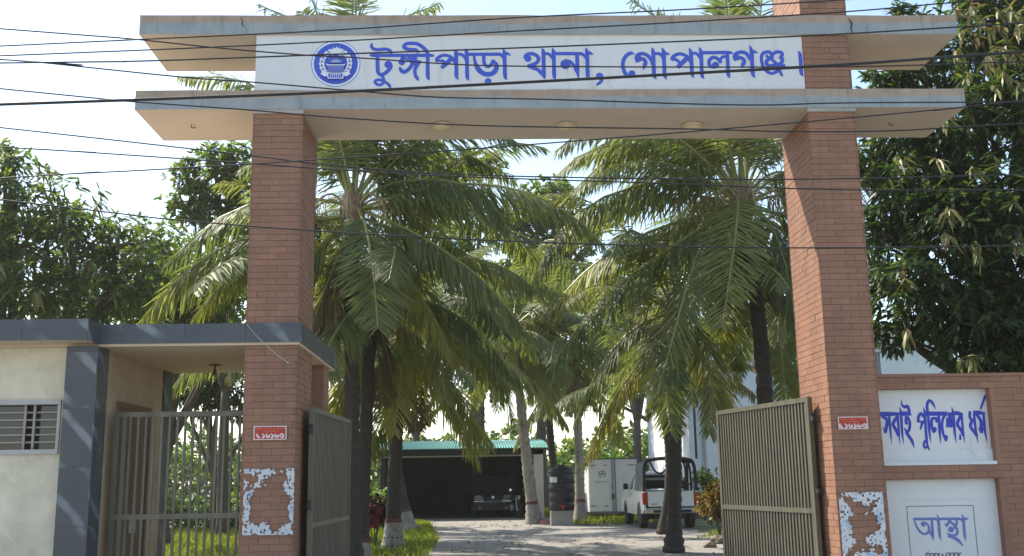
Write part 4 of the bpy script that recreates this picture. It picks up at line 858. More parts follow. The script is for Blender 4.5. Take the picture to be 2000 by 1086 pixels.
def tree(base, blobs, label, seed, n, k, L, Wd, mat, droop=.5, trunk_r=.22, group='leafy trees', young=0, name='leafy_tree', limbs=True, young_lit_pts=None):
    rng = np.random.default_rng(seed); r = random.Random(seed); base = Vector(base); t = thing(name, base, label, 'tree', group)
    cx = sum((Vector(b[0]) for b in blobs), Vector()) / len(blobs); fork = base.lerp(Vector((cx.x, cx.y, base.z)), .3); fork.z = base.z + (cx.z - base.z) * .42
    if limbs:
        MB().tube(catmull([base, base.lerp(fork, .5) + Vector((r.uniform(-.2, .2), 0, 0)), fork], 5), [trunk_r * (1.25 if i == 0 else 1 - .03 * i) for i in range(11)], 10).build('trunk', 'bark', t, smooth=True)
        lb = MB()
        for b in blobs:
            e = Vector(b[0]); mid = fork.lerp(e, .5) + Vector((r.uniform(-.5, .5), r.uniform(-.5, .5), r.uniform(-.1, .5)))
            q = catmull([fork - Vector((0, 0, .2)), mid, e], 5); lb.tube(q, [trunk_r * .62 * (1 - .8 * i / (len(q) - 1)) for i in range(len(q))], 7)
            for _ in range(6):
                d = Vector((r.gauss(0, 1), r.gauss(0, 1), r.gauss(.2, .8))).normalized() * b[1] * r.uniform(.6, .98); s = q[r.randint(4, len(q) - 1)]
                lb.tube(catmull([s, s.lerp(e + d, .5) + Vector((0, 0, .15)), e + d], 3), [trunk_r * .2 * (1 - .85 * i / 6) for i in range(7)], 5)
        tag(lb.build('limbs', 'bark', t, smooth=True))
    p, d = crown_pts(blobs, n, rng); ax = d * .8 + np.array([0, 0, .55]); ax /= np.linalg.norm(ax, axis=1, keepdims=True)
    V, F = leaves_np(p, ax, k, L, Wd, rng, droop); link('crown', mesh_np('crown', V, F, mat), t)
    if young or young_lit_pts is not None:
        p, d = crown_pts(blobs, max(young, 1), rng, .12)
        if young_lit_pts is not None: p = np.array([tuple(x) for x in young_lit_pts]); d = np.tile(np.array([[0, -.6, .3]]), (len(p), 1)); d = d / np.linalg.norm(d, axis=1, keepdims=True)
        V, F = leaves_np(p, d, 12, L * 1.15, Wd * .9, rng, 1.3, .8); link('young_lit_leaves', mesh_np('young_lit_leaves', V, F, 'leaf_young_lit'), t)
    return t
def blobs_px(lst): return [(at(x, y, Y), r) for x, y, Y, r in lst]
# the big dark mango on the right
tree((at(2130, 900, 7.5).x, 7.5, 0), blobs_px([(1800, 560, 6, 1.05), (1930, 620, 5.6, 1.0), (2050, 560, 5.8, 1.3), (1780, 380, 6.6, .9), (1880, 440, 6, 1.1), (2000, 380, 5.6, 1.2), (2120, 420, 6.2, 1.4), (1760, 250, 7, .75), (1860, 270, 6.4, 1.0), (1980, 200, 6, 1.2), (2100, 200, 6.4, 1.4), (1905, 100, 6.8, .85), (2020, 40, 6.5, 1.2), (1930, -60, 7, 1.0), (2130, -60, 7, 1.5), (1740, 640, 6.4, .5), (1725, 165, 7.2, .45), (1770, 150, 7, .5), (1700, 330, 7.4, .5), (1715, 450, 7, .5), (1700, 540, 6.8, .4), (1800, 60, 7.2, .5), (1760, 30, 7.4, .3), (1900, 690, 5.8, .5), (1980, 690, 5.6, .6), (1860, 660, 6, .45), (2060, 680, 5.8, .8)]),
     'large dark mango tree with pale young leaves above the right boundary wall', 41, 4700, 9, .23, .060, 'leaf_mango_dark', .75, .3, young=26, name='mango_tree',
     young_lit_pts=[at(x, y, 4.7 + .1 * (i % 3)) for i, (x, y) in enumerate([(1850, 460), (1905, 480), (1912, 495), (1830, 310), (1765, 545), (1760, 310), (1900, 330), (1845, 230), (1960, 90), (1935, 60), (1985, 110), (1950, 20), (1870, 20), (1985, 470), (1770, 645), (1895, 700), (1870, 705), (1850, 410), (1950, 50), (1930, 100), (1990, 60), (1975, 20), (1740, 100), (1765, 35), (1720, 35), (1900, 15), (1915, 40), (1880, 60), (1925, 130), (1890, 150), (1960, 140), (1990, 160), (1905, 75), (1985, 30), (1940, 170), (1870, 100)])])  # young leaf clumps; the yellow-green ones at top right imitate sunlit leaves
# mangoes and others on the left
tree((at(60, 900, 14).x, 14, 0), blobs_px([(40, 480, 14, 1.5), (150, 470, 13.5, 1.3), (-90, 430, 14, 1.6), (20, 360, 14.5, 1.1), (120, 400, 14, .9), (230, 480, 14, 1.0), (280, 540, 13.6, .9), (90, 570, 13, 1.3), (-40, 560, 13, 1.4), (200, 580, 13, 1.1), (10, 305, 15, .55)]),
     'mango tree behind the guard house at the left edge', 42, 1200, 8, .33, .074, 'leaf_mango', .6, .24, young=14, name='mango_tree')
tree((at(330, 900, 17).x, 17, 0), blobs_px([(330, 560, 17, 1.3), (250, 590, 16.5, 1.1), (400, 590, 16.5, 1.1), (310, 470, 17.5, .9), (430, 520, 17, .9), (350, 640, 16, 1.3)]),
     'bushy tree behind the porch roof, left of the brick pillar', 43, 1150, 8, .24, .07, 'leaf_light', .5, .2)
tree((at(230, 900, 30).x, 30, 0), blobs_px([(200, 560, 30, 1.8), (330, 520, 30, 1.6), (440, 600, 30, 1.8), (100, 600, 30, 1.8), (560, 600, 30, 1.8), (300, 620, 30, 1.8)]),
     'broad tree farther back behind the guard house trees', 49, 1500, 8, .26, .11, 'leaf_light', .4, .25)
tree((at(820, 900, 52).x, 52, 0), blobs_px([(820, 560, 52, 2.4), (740, 620, 52, 2.2), (900, 640, 52, 2.4), (640, 560, 52, 2.3), (960, 720, 52, 2.0), (700, 700, 52, 2.0)]),
     'tree far behind the left palm crowns', 50, 1900, 8, .4, .17, 'leaf_light', .4, .3)
tree((at(1420, 900, 52).x, 52, 0), blobs_px([(1200, 700, 52, 2.0), (1300, 740, 52, 1.8), (1120, 760, 52, 1.7)]),
     'low tree far behind the cargo box', 51, 1100, 8, .4, .17, 'leaf_light', .4, .3)
tree((at(440, 900, 22).x, 22, 0), blobs_px([(420, 340, 22, 1.1), (380, 400, 22, .95), (470, 320, 22, 1.0), (440, 430, 22, 1.1), (510, 380, 22, 1.2), (360, 340, 22, .55), (540, 470, 22, 1.2)]),
     'tall light green tree with open crown behind the left pillar', 44, 1050, 8, .24, .105, 'leaf_light', .4, .2)
tree((at(1060, 900, 46).x, 46, 0), blobs_px([(1070, 400, 46, 1.9), (1010, 440, 46, 1.8), (1120, 470, 46, 1.8), (1050, 520, 46, 2.2), (1100, 580, 46, 2.2), (990, 560, 46, 2.0), (1040, 640, 46, 2.2)]),
     'tall leafy tree between the two palm crowns', 45, 2400, 8, .36, .16, 'leaf_light', .4, .35)
tree((at(930, 900, 38).x, 38, 0), blobs_px([(925, 320, 38, 1.0), (965, 320, 38, .6), (880, 380, 38, 1.5), (900, 470, 38, 1.6), (850, 330, 38, 1.3)]),
     'slender tree whose thin top shows under the slab centre', 46, 800, 8, .26, .12, 'leaf_light', .4, .25)
tree((at(420, 1000, 24).x, 24, 0), blobs_px([(400, 770, 24, .9), (440, 760, 24, .9), (470, 790, 24, .8), (370, 760, 24, .8), (420, 720, 24, 1.0)]),
     'tree with low branches seen through the porch', 47, 800, 8, .2, .07, 'leaf_mango', .6, .14)
tree((at(1240, 900, 40).x, 40, 0), blobs_px([(1230, 620, 40, 1.8), (1180, 560, 40, 1.7), (1290, 640, 40, 1.6), (1240, 530, 40, 1.5), (1320, 560, 40, 1.6)]), 'leafy tree behind the pickup and the palms', 48, 1200, 8, .28, .12, 'leaf_light', .4, .25)

# far green belt behind the shed
def belt(x0, x1, y0, y1, h0, h1, n, L, Wd, mat, seed, name, label, cat):
    rng = np.random.default_rng(seed); x = rng.uniform(x0, x1, n); y = rng.uniform(y0, y1, n)
    hh = np.array([h0 + (h1 - h0) * (0.5 + 0.8 * noise.noise(Vector((a * .16, b * .1, seed))) + .35 * noise.noise(Vector((a * .6, b * .3, seed)))) for a, b in zip(x, y)])
    z = hh * rng.uniform(0, 1, n) ** .6; p = np.stack([x, y, np.maximum(z, .1)], 1); ax = rng.normal(size=(n, 3)) * .5 + np.array([0, -.5, .7]); ax /= np.linalg.norm(ax, axis=1, keepdims=True)
    V, F = leaves_np(p, ax, 8, L, Wd, rng, .4); return tag(link(name, mesh_np(name, V, F, mat)), label, cat, None, 'stuff')
belt(-26, 22, 52, 60, 2.0, 6.2, 3800, .42, .17, 'leaf_hedge', 3, 'green_belt', 'bright green belt of bushes beyond the shed and the drive', 'bushes')
belt(-13, -3.5, 26, 30, .5, 2.2, 900, .26, .10, 'leaf_hedge', 5, 'undergrowth', 'sunlit undergrowth seen through the pedestrian gate bars', 'bushes')
belt(-60, 60, 85, 95, 3, 7.5, 2400, .9, .45, 'leaf_light', 9, 'far_woodland', 'far wood on the horizon', 'trees')

# grass
def grass(poly, n, h, seed, label):
    rng = np.random.default_rng(seed); xs, ys_ = [p[0] for p in poly], [p[1] for p in poly]; pts = []
    def inside(x, y):
        c = False; j = len(poly) - 1
        for i in range(len(poly)):
            if (poly[i][1] > y) != (poly[j][1] > y) and x < (poly[j][0] - poly[i][0]) * (y - poly[i][1]) / (poly[j][1] - poly[i][1]) + poly[i][0]: c = not c
            j = i
        return c
    while len(pts) < n:
        x, y = rng.uniform(min(xs), max(xs)), rng.uniform(min(ys_), max(ys_))
        if inside(x, y) and rng.uniform() < .55 + .6 * noise.noise(Vector((x * 1.3, y * 1.3, seed))): pts.append((x, y, 0))
    p = np.array(pts); a = rng.uniform(0, 6.28, n); d = np.stack([np.cos(a), np.sin(a), np.zeros(n)], 1) * .012; ln = rng.normal(size=(n, 3)) * .35; ln[:, 2] = 1; hh = h * rng.uniform(.4, 1.3, (n, 1))
    V = np.stack([p - d, p + d, p + ln * hh * .6 + d * .5, p + ln * hh + np.array([[0, 0, -.2]]) * hh], 1).reshape(-1, 3); o = np.arange(n)[:, None] * 4
    return tag(link('grass', mesh_np('grass', V, [np.hstack([o, o + 1, o + 2]), np.hstack([o, o + 2, o + 3])], 'grass')), label, 'grass', None, 'stuff')
grass([gx(640, 1100), gx(834, 1092), gx(858, 1054), gx(840, 1022), gx(770, 1012), gx(640, 1030)], 11000, .17, 1, 'short bright grass round the leaning palm feet')
grass([(-9, 8), (-2.6, 8), (-2.9, 28), (-11, 28)], 26000, .20, 2, 'sunlit grass behind the pedestrian gate')
grass([gx(1062, 1010), gx(1130, 1026), gx(1230, 1024), gx(1300, 1020), (12, 45), (2.5, 45)], 12000, .22, 3, 'rough grass round the cargo box')
grass([gx(1360, 1052), gx(1420, 1052), gx(1520, 1078), (12, 14), (12, 24), gx(1400, 1036)], 5000, .12, 4, 'thin grass behind the right gate leaf')

# ------------------------------------------------------------------ shed, van and motorcycle
YS = 33.5
sh = thing('car_shed', (at(900, 1000, YS).x, YS + 3, 0), 'dark open car shed with green corrugated roof at the end of the drive', 'shed')
sx0, sx1 = at(742, 950, YS).x, at(1062, 950, YS).x; DZ = 6.0; ze = at(900, 876, YS - .4).z
wt = (at(1062, 950, YS) - at(1043, 950, YS)).length
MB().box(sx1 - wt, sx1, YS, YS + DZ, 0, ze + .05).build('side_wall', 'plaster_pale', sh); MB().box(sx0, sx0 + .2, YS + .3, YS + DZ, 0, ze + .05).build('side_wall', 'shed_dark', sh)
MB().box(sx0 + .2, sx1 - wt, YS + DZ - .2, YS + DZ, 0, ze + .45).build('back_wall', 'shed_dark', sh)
MB().box(sx1 - wt - .03, sx1 - wt - .002, YS + .02, YS + DZ - .2, 0, ze).build('inner_wall_shade', 'shed_dark', sh)  # dark sheet over the pale wall, interior shade put into its colour
for i in range(4):
    x = sx0 + .1 + (sx1 - wt - sx0 - .2) * i / 3
    if i in (1, 2): continue
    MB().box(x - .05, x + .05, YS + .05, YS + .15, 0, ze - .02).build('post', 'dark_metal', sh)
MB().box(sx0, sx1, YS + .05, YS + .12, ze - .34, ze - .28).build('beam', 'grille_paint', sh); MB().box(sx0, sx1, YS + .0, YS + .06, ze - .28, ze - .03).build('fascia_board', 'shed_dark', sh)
b = MB(); nx = 260; ya, yb = YS - .5, YS + DZ + .3; za, zb_ = ze, ze + .58; rx0, rx1 = at(728, 870, YS - .5).x, at(1078, 868, YS - .5).x
vs = []
for i in range(nx + 1):
    x = rx0 + (rx1 - rx0) * i / nx; h = .028 * math.sin(i * 2 * math.pi / 4)
    vs += [(x, ya, za + h), (x, yb, zb_ + h)]
b.add(vs, [(2 * i, 2 * i + 2, 2 * i + 3, 2 * i + 1) for i in range(nx)]); ro = b.build('roof', 'tin_green', sh, center=False); sm = ro.modifiers.new('thick', 'SOLIDIFY'); sm.thickness = .012
MB().box(sx0 + .1, sx1, YS + DZ * .5, YS + DZ * .5 + .08, ze + .12, ze + .2).build('purlin', 'dark_metal', sh)

def wheel(par, x, y, r, wd, tyre='tyre_dusty', axis='X', rim='rim_grey', local=True):
    wl = MB().lathe((x, y, r), [(r * .62, -wd / 2), (r * .92, -wd / 2), (r, -wd * .32), (r, wd * .32), (r * .92, wd / 2), (r * .62, wd / 2)], 28, axis).build('wheel', tyre, par, local=local, smooth=False)
    b = MB().lathe((x, y, r), [(r * .60, -wd * .42), (r * .60, wd * .42)], 20, axis)
    mw = W[wl].inverted() @ W[par] if local else None
    o = b.build('rim', rim, wl, local=True, center=False); o.matrix_basis = mw if local else Matrix.Translation(-W[wl].translation); W[o] = W[wl] @ o.matrix_basis
    b = MB().lathe((x, y, r), [(r * .2, -wd * .47), (r * .2, wd * .47)], 12, axis); o = b.build('hub', 'dark_metal', wl, local=True, center=False); o.matrix_basis = mw if local else Matrix.Translation(-W[wl].translation)
    return wl
# dark van facing out of the shed
vx = at(963, 985, YS + 1.0).x
van = thing('parked_van', (vx, YS + 1.0, 0), 'dark van parked inside the shed with pale headlamps', 'van')
def loc(par, name, mat, mb, **k): return mb.build(name, mat, par, local=True, **k)
bodyp = [(0, .35), (0, .78), (.12, .98), (.55, 1.12), (1.15, 1.78), (1.5, 1.90), (4.2, 1.90), (4.4, 1.7), (4.4, .35)]
loc(van, 'body', 'van_paint', MB().prism(bodyp, -.84, .84), bevel=.05)
loc(van, 'windscreen', 'glass_dark', MB().add([(-.70, .60 - .02, 1.16), (.70, .60 - .02, 1.16), (.62, 1.10 - .02, 1.72), (-.62, 1.10 - .02, 1.72)], [(0, 1, 2, 3)]))
for s in (-1, 1):
    q = [(s * .82, .60, .0), (s * .44, .60, 0)]
    loc(van, 'headlamp', 'headlamp', MB().add([(s * .81, -.03, .775), (s * .42, -.03, .775), (s * .47, .065, .955), (s * .72, .075, .975), (s * .82, .035, .90), (s * .81, .12, .775), (s * .42, .12, .775), (s * .47, .2, .955), (s * .72, .2, .975), (s * .82, .2, .90)], [(0, 1, 2, 3, 4), (0, 5, 6, 1), (2, 7, 8, 3), (0, 4, 9, 5), (1, 6, 7, 2), (4, 3, 8, 9)]))
    loc(van, 'grille', 'chrome', MB().box(min(s * .40, s * .82), max(s * .40, s * .82), -.035, .02, .70, .73))
    loc(van, 'fog_lamp', 'headlamp', MB().lathe((s * .58, -.075, .42), [(.05, 0), (.05, .03)], 12, 'Y'))
    loc(van, 'mirror', 'dark_metal', MB().box(s * .86 - .0, s * 1.02, .75, .85, 1.12, 1.30))
    for y in (.75, 3.4): wheel(van, s * .76, y, .33, .2, 'tyre')
loc(van, 'bumper', 'car_black', MB().box(-.86, .86, -.06, .2, .32, .62), bevel=.03); loc(van, 'badge', 'chrome', MB().lathe((0, -.03, .88), [(.06, 0), (.06, .03)], 14, 'Y'))
# motorcycle
mx = at(1015, 995, YS - .3); mc = thing('motorcycle', (mx.x, YS + .3, 0), 'black motorcycle parked beside the van at the shed mouth', 'motorcycle', None, R(22))
for y in (0, 1.28): wheel(mc, 0, y, .30, .10, 'tyre')
loc(mc, 'frame', 'dark_metal', MB().tube(catmull([(0, .25, .75), (0, .55, .45), (0, .95, .42), (0, 1.28, .32)], 4), .035, 8)); loc(mc, 'engine', 'rim_grey', MB().lathe((-.14, .62, .42), [(.10, 0), (.17, .04), (.17, .24), (.10, .28)], 12, 'X'))
for s in (-.07, .07): loc(mc, 'fork', 'chrome', MB().tube([(s, 0, .30), (s, .18, .86)], .02, 8))
loc(mc, 'tank', 'car_black', MB().lathe((0, .30, .83), [(.05, 0), (.13, .06), (.15, .2), (.13, .36), (.06, .44)], 14, 'Y'), smooth=True); loc(mc, 'seat', 'dark_metal', MB().box(-.12, .12, .70, 1.36, .76, .85), bevel=.03)
loc(mc, 'headlamp', 'headlamp', MB().lathe((0, .02, .86), [(.085, 0), (.09, .05), (.06, .1)], 16, 'Y')); loc(mc, 'handlebar', 'dark_metal', MB().tube(catmull([(-.38, .28, 1.02), (-.2, .2, .98), (0, .2, .95), (.2, .2, .98), (.38, .28, 1.02)], 4), .016, 6))
for s in (-1, 1): loc(mc, 'mirror', 'chrome', MB().lathe((s * .30, .2, 1.18), [(.06, 0), (.06, .02)], 12, 'Y')); loc(mc, 'mirror_stem', 'dark_metal', MB().tube([(s * .26, .22, 1.0), (s * .30, .21, 1.14)], .008, 5))
loc(mc, 'mudguard', 'car_black', MB().tube(catmull([(0, -.22, .55), (0, 0, .66), (0, .22, .56)], 5), .05, 6))

# ------------------------------------------------------------------ black water tank on its plinth
p = ground(1098, 1026); t = thing('water_tank', (p.x, p.y, 0), 'ribbed black plastic water tank on a concrete plinth', 'tank')
k = (p.y + 11) / 2000
MB().box(p.x - .40, p.x + .36, p.y - .35, p.y + .35, 0, 28 * k).build('plinth', 'concrete', t, bevel=.01)
h0 = 28 * k; H = 84 * k; rr = 24.5 * k; prof = [(rr * .97, 0)]
for i in range(4):
    z = H * (i + .5) / 4.9; prof += [(rr, z), (rr * 1.0, z + .10), (rr * .97, z + .115), (rr * .97, z + .14), (rr, z + .155)]
prof += [(rr, H * .9), (rr * .85, H * .94), (rr * .35, H * .98), (rr * .35, H * 1.0), (rr * .32, H * 1.02), (.02, H * 1.02)]
MB().lathe((p.x, p.y, h0), prof, 32).build('tank_body', 'tank_black', t, smooth=True)
lb = MB(); 
for i in range(6):
    a0, a1 = R(205 + i * 7), R(205 + (i + 1) * 7); q = rr * 1.012
    lb.add([(p.x + q * math.cos(a0), p.y + q * math.sin(a0), h0 + H * .62), (p.x + q * math.cos(a1), p.y + q * math.sin(a1), h0 + H * .62), (p.x + q * math.cos(a1), p.y + q * math.sin(a1), h0 + H * .74), (p.x + q * math.cos(a0), p.y + q * math.sin(a0), h0 + H * .74)], [(0, 1, 2, 3)])
lb.build('label_patch', 'tank_label', t)
b = MB(); b.tube([(p.x, p.y - rr * .9, h0 + .10), (p.x, p.y - rr - .1, h0 + .10), (p.x, p.y - rr - .13, h0 + .02)], .025, 8); b.box(p.x - .10, p.x + .10, p.y - rr - .09, p.y - rr - .05, h0 + .13, h0 + .18); b.build('tap', 'red_paint', t)
g = ground(1066, 1024); b = MB(); b.lathe((g.x, g.y, 0), [(.32, 0), (.28, .08), (.16, .17), (.05, .2)], 9); tag(b.build('cloth_heap', 'pink_cloth', smooth=True), 'small pinkish heap lying at the foot of the pale palm', 'heap')

# ------------------------------------------------------------------ cargo box
yc_ = 31.0; x0, x1 = at(1150, 950, yc_).x, at(1246, 950, yc_).x; z0, z1 = at(1200, 1000, yc_).z, at(1200, 896, yc_).z
cb = thing('cargo_box', ((x0 + x1) / 2, yc_, 0), 'white cargo truck box with double rear doors standing on the grass', 'truck box')
MB().box(x0, x1, yc_, yc_ + 3.4, z0, z1).build('box_body', 'box_white', cb, bevel=.015)
xm_ = (x0 + x1) / 2 + .02
MB().box(x0 - .01, x1 + .01, yc_ - .03, yc_ + .04, z1 - .02, z1 + .03).build('top_trim', 'box_trim', cb); MB().box(x0 - .01, x1 + .01, yc_ - .05, yc_ + .04, z0 - .06, z0 + .02).build('sill', 'box_trim', cb); MB().box(x1 - .02, x1 + .012, yc_ - .03, yc_ + .03, z0, z1).build('side_trim', 'box_trim', cb)
for a, c in ((x0 + .03, xm_ - .015), (xm_ + .015, x1 - .03)):
    d = MB().box(a, c, yc_ - .035, yc_ - .002, z0 + .04, z1 - .04).build('door', 'box_white', cb, bevel=.008)
    hx = a if a < xm_ - .3 else c
    for zz in (z0 + .22, z1 - .28):
        MB().box(min(hx, hx + (.28 if hx == a else -.28)), max(hx, hx + (.28 if hx == a else -.28)), yc_ - .05, yc_ - .036, zz, zz + .05).build('hinge', 'grille_paint', d); m_ = (a + c) / 2; MB().box(m_ + .1, m_ + .24, yc_ - .048, yc_ - .036, zz, zz + .04).build('bracket', 'box_trim', d)
for xx in (xm_ - .06, xm_ + .06): MB().tube([(xx, yc_ - .06, z0), (xx, yc_ - .06, z1 - .04)], .016, 8).build('lock_rod', 'box_trim', cb)
MB().box(xm_ - .10, xm_ - .02, yc_ - .09, yc_ - .06, z0 + .5, z0 + .72).build('handle', 'dark_metal', cb)
# printed seal and lettering on the left door
e = at(1176, 926, yc_ - .036); b = MB()
for i in range(24):
    a0, a1 = 2 * math.pi * i / 24, 2 * math.pi * (i + 1) / 24
    if i in (17, 18, 19): continue
    b.add([(e.x + r_ * math.cos(a), yc_ - .0375, e.z + r_ * math.sin(a)) for r_, a in ((.15, a0), (.15, a1), (.105, a1), (.105, a0))], [(0, 1, 2, 3)])
b.add([(e.x + x, yc_ - .0375, e.z + z) for x, z in ((-.06, -.05), (.06, -.05), (.07, .02), (0, .08), (-.07, .02))], [(0, 1, 2, 3, 4)]); b.build('seal', 'grey_ink', cb)
def scribble(px, py, n, hgt, wid, Y, par):
    r = random.Random(px); b = MB(); c = at(px, py, Y); x = c.x - wid / 2
    for i in range(n):
        w_ = wid / n; b.add([(x, Y, c.z + hgt * .35), (x + w_ * .85, Y, c.z + hgt * .35), (x + w_ * .85, Y, c.z + hgt * .5), (x, Y, c.z + hgt * .5)], [(0, 1, 2, 3)])
        o = r.uniform(0, .4); b.add([(x + w_ * (.15 + o), Y, c.z - hgt * .5), (x + w_ * (.4 + o), Y, c.z - hgt * .5), (x + w_ * (.35 + o), Y, c.z + hgt * .34), (x + w_ * (.1 + o), Y, c.z + hgt * .34)], [(0, 1, 2, 3)]); x += w_
    b.build('lettering', 'grey_ink', par)
scribble(1176, 942, 9, .09, .62, yc_ - .0375, cb); scribble(1228, 967, 5, .07, .32, yc_ - .0375, cb)
for xx in (x0 + .3, x1 - .3):
    for yy in (yc_ + .4, yc_ + 2.8): MB().box(xx - .08, xx + .08, yy - .1, yy + .1, 0, z0).build('support', 'box_trim', cb)

# ------------------------------------------------------------------ white pickup seen from behind
gp = ground(1313, 1034); pk = thing('pickup_truck', (gp.x, gp.y, 0), 'white double cab pickup with black canvas hood over its bed', 'pickup')
side = [(0, .62), (0, 1.17), (1.50, 1.20), (1.55, 1.24), (3.70, 1.20), (4.65, 1.06), (4.95, .86), (4.98, .50), (4.55, .45)]
def arch(y0, r): return [(y0 + r * math.cos(a), .40 + r * math.sin(a)) for a in [math.pi * k / 8 for k in range(9)]]
prof = [(0, .62), (0, 1.17), (1.50, 1.20), (3.70, 1.20), (4.65, 1.06), (4.95, .86), (4.98, .50)] + [(y, max(z, .42)) for y, z in arch(4.05, .44)] + [(3.0, .42), (1.6, .42)] + [(y, max(z, .46)) for y, z in arch(.98, .45)] + [(.1, .52)]
loc(pk, 'body_side', 'car_white', MB().prism(prof, -.875, -.80)); loc(pk, 'body_side', 'car_white', MB().prism(prof, .80, .875))
loc(pk, 'cab_lower', 'car_white', MB().prism([(1.50, .45), (1.50, 1.19), (3.70, 1.19), (4.62, 1.04), (4.90, .86), (4.92, .50)], -.80, .80)); loc(pk, 'bed_floor', 'car_black', MB().box(-.80, .80, .06, 1.50, .60, .66))
cabp = [(1.52, 1.20), (1.62, 1.70), (1.85, 1.78), (2.9, 1.76), (3.60, 1.22)]
loc(pk, 'cab_roof', 'car_white', MB().prism([(1.60, 1.68), (1.66, 1.76), (1.90, 1.80), (2.85, 1.78), (2.95, 1.70), (2.85, 1.68)], -.70, .70), bevel=.03)
for s in (-1, 1):
    for (ya_, za_), (yb_, zb2) in (((1.54, 1.2), (1.64, 1.70)), ((2.45, 1.2), (2.45, 1.72)), ((3.60, 1.2), (2.90, 1.72))): loc(pk, 'roof_post', 'car_white', MB().tube([(s * .80, ya_, za_), (s * .68, yb_, zb2)], .04, 6))
    loc(pk, 'side_window', 'glass_dark', MB().add([(s * .795, 1.60, 1.22), (s * .795, 3.48, 1.22), (s * .69, 2.88, 1.68), (s * .69, 1.68, 1.68)], [(0, 1, 2, 3)]))
    loc(pk, 'door_handle', 'car_black', MB().box(s * .875, s * .895, 2.55, 2.72, 1.05, 1.08) if s > 0 else MB().box(-.895, -.876, 2.55, 2.72, 1.05, 1.08)); loc(pk, 'mirror', 'car_black', MB().box(min(s * .90, s * 1.06), max(s * .90, s * 1.06), 3.05, 3.15, 1.22, 1.42), bevel=.02)
    tl = [(-.012, .76), (-.012, 1.13), (.10, 1.16), (.22, 1.05), (.10, .80)]
    loc(pk, 'tail_lamp', 'tail_red', MB().prism(tl, *( (-.885, -.73) if s < 0 else (.73, .885))), bevel=.01)
    for y in (.98, 4.05): wheel(pk, s * .76, y, .365, .24)
    loc(pk, 'wheel_arch', 'car_black', MB().box(min(s * .5, s * .80), max(s * .5, s * .80), .5, 1.45, .66, .95))
    loc(pk, 'mud_flap', 'car_black', MB().box(min(s * .64, s * .86), max(s * .64, s * .86), .42, .44, .28, .60))
loc(pk, 'windscreen', 'glass_dark', MB().add([(-.74, 3.56, 1.22), (.74, 3.56, 1.22), (.66, 2.92, 1.70), (-.66, 2.92, 1.70)], [(0, 1, 2, 3)]))
loc(pk, 'rear_window', 'glass_dark', MB().add([(-.66, 1.54, 1.24), (.66, 1.54, 1.24), (.60, 1.62, 1.64), (-.60, 1.62, 1.64)], [(0, 1, 2, 3)]))
tg = loc(pk, 'tailgate', 'car_white', MB().box(-.728, .728, -.01, .05, .70, 1.17), bevel=.015)
loc(pk, 'tailgate_handle', 'car_black', MB().box(-.12, .12, -.03, -.011, 1.00, 1.06)); loc(pk, 'bumper', 'chrome', MB().prism([(-.18, .50), (-.18, .60), (-.14, .66), (.02, .66), (.02, .48)], -.86, .86), bevel=.015); loc(pk, 'bumper_step', 'car_black', MB().box(-.60, .60, -.20, -.181, .52, .60)); loc(pk, 'number_plate', 'box_white', MB().box(-.25, .25, -.215, -.201, .53, .63))
loc(pk, 'chassis', 'car_black', MB().box(-.5, .5, .1, 4.6, .32, .47)); loc(pk, 'axle', 'car_black', MB().tube([(-.7, .98, .36), (.7, .98, .36)], .06, 8)); loc(pk, 'model_script', 'grey_ink', MB().box(-.62, -.45, -.014, -.0105, .77, .80))
# hood: hoops, canvas top and side curtain
hz0, hz1 = 1.18, 2.18
def hoop(y): 
    return catmull([(-.83, y, hz0), (-.82, y, 1.6), (-.78, y, 2.0), (-.62, y, hz1 - .03), (0, y, hz1 + .02), (.62, y, hz1 - .03), (.78, y, 2.0), (.82, y, 1.6), (.83, y, hz0)], 4)
hd = None
for y in (.05, .80, 1.52):
    hp = MB().tube(hoop(y), .035 if y > .1 else .055, 8).build('hood_hoop', 'canvas_black', pk, local=True)
q0_, q1_ = hoop(.03), hoop(1.55); sel = [i for i, p_ in enumerate(q0_) if p_[2] > 1.96]
b = MB(); b.add([(p_[0] * 1.03, p_[1], p_[2] + .045) for p_ in (q0_[i] for i in sel)] + [(p_[0] * 1.03, p_[1], p_[2] + .045) for p_ in (q1_[i] for i in sel)], [(i, i + 1, len(sel) + i + 1, len(sel) + i) for i in range(len(sel) - 1)]); o = b.build('hood_top', 'canvas_black', pk, local=True); o.modifiers.new('t', 'SOLIDIFY').thickness = .02
b = MB(); sel = [i for i, p_ in enumerate(q0_) if p_[0] < -.6 and p_[2] < 2.1]; b.add([(p_[0] * 1.05 - .01, p_[1], p_[2]) for p_ in (q0_[i] for i in sel)] + [(p_[0] * 1.05 - .01, p_[1], p_[2]) for p_ in (q1_[i] for i in sel)], [(i, i + 1, len(sel) + i + 1, len(sel) + i) for i in range(len(sel) - 1)]); o = b.build('hood_curtain', 'canvas_grey', pk, local=True); o.modifiers.new('t', 'SOLIDIFY').thickness = .015
loc(pk, 'hood_strap', 'canvas_black', MB().tube(catmull([(-.60, .1, 2.12), (-.45, .3, 1.85), (-.25, .3, 1.72), (-.05, .3, 1.86)], 4), .03, 6)); loc(pk, 'bench_rail', 'window_white', MB().box(-.74, .74, 1.40, 1.44, 1.52, 1.60)); loc(pk, 'hood_rail', 'canvas_black', MB().box(-.78, .78, 1.38, 1.42, 1.36, 1.50)); loc(pk, 'hood_curtain', 'canvas_black', MB().add([(.42, .06, 1.2), (.55, .06, 2.12), (.62, .06, 2.12), (.60, .06, 1.2)], [(0, 1, 2, 3)]))
loc(pk, 'roof_beacon', 'dark_metal', MB().lathe((.12, .8, hz1 + .06), [(.07, 0), (.07, .10), (.03, .14)], 12))

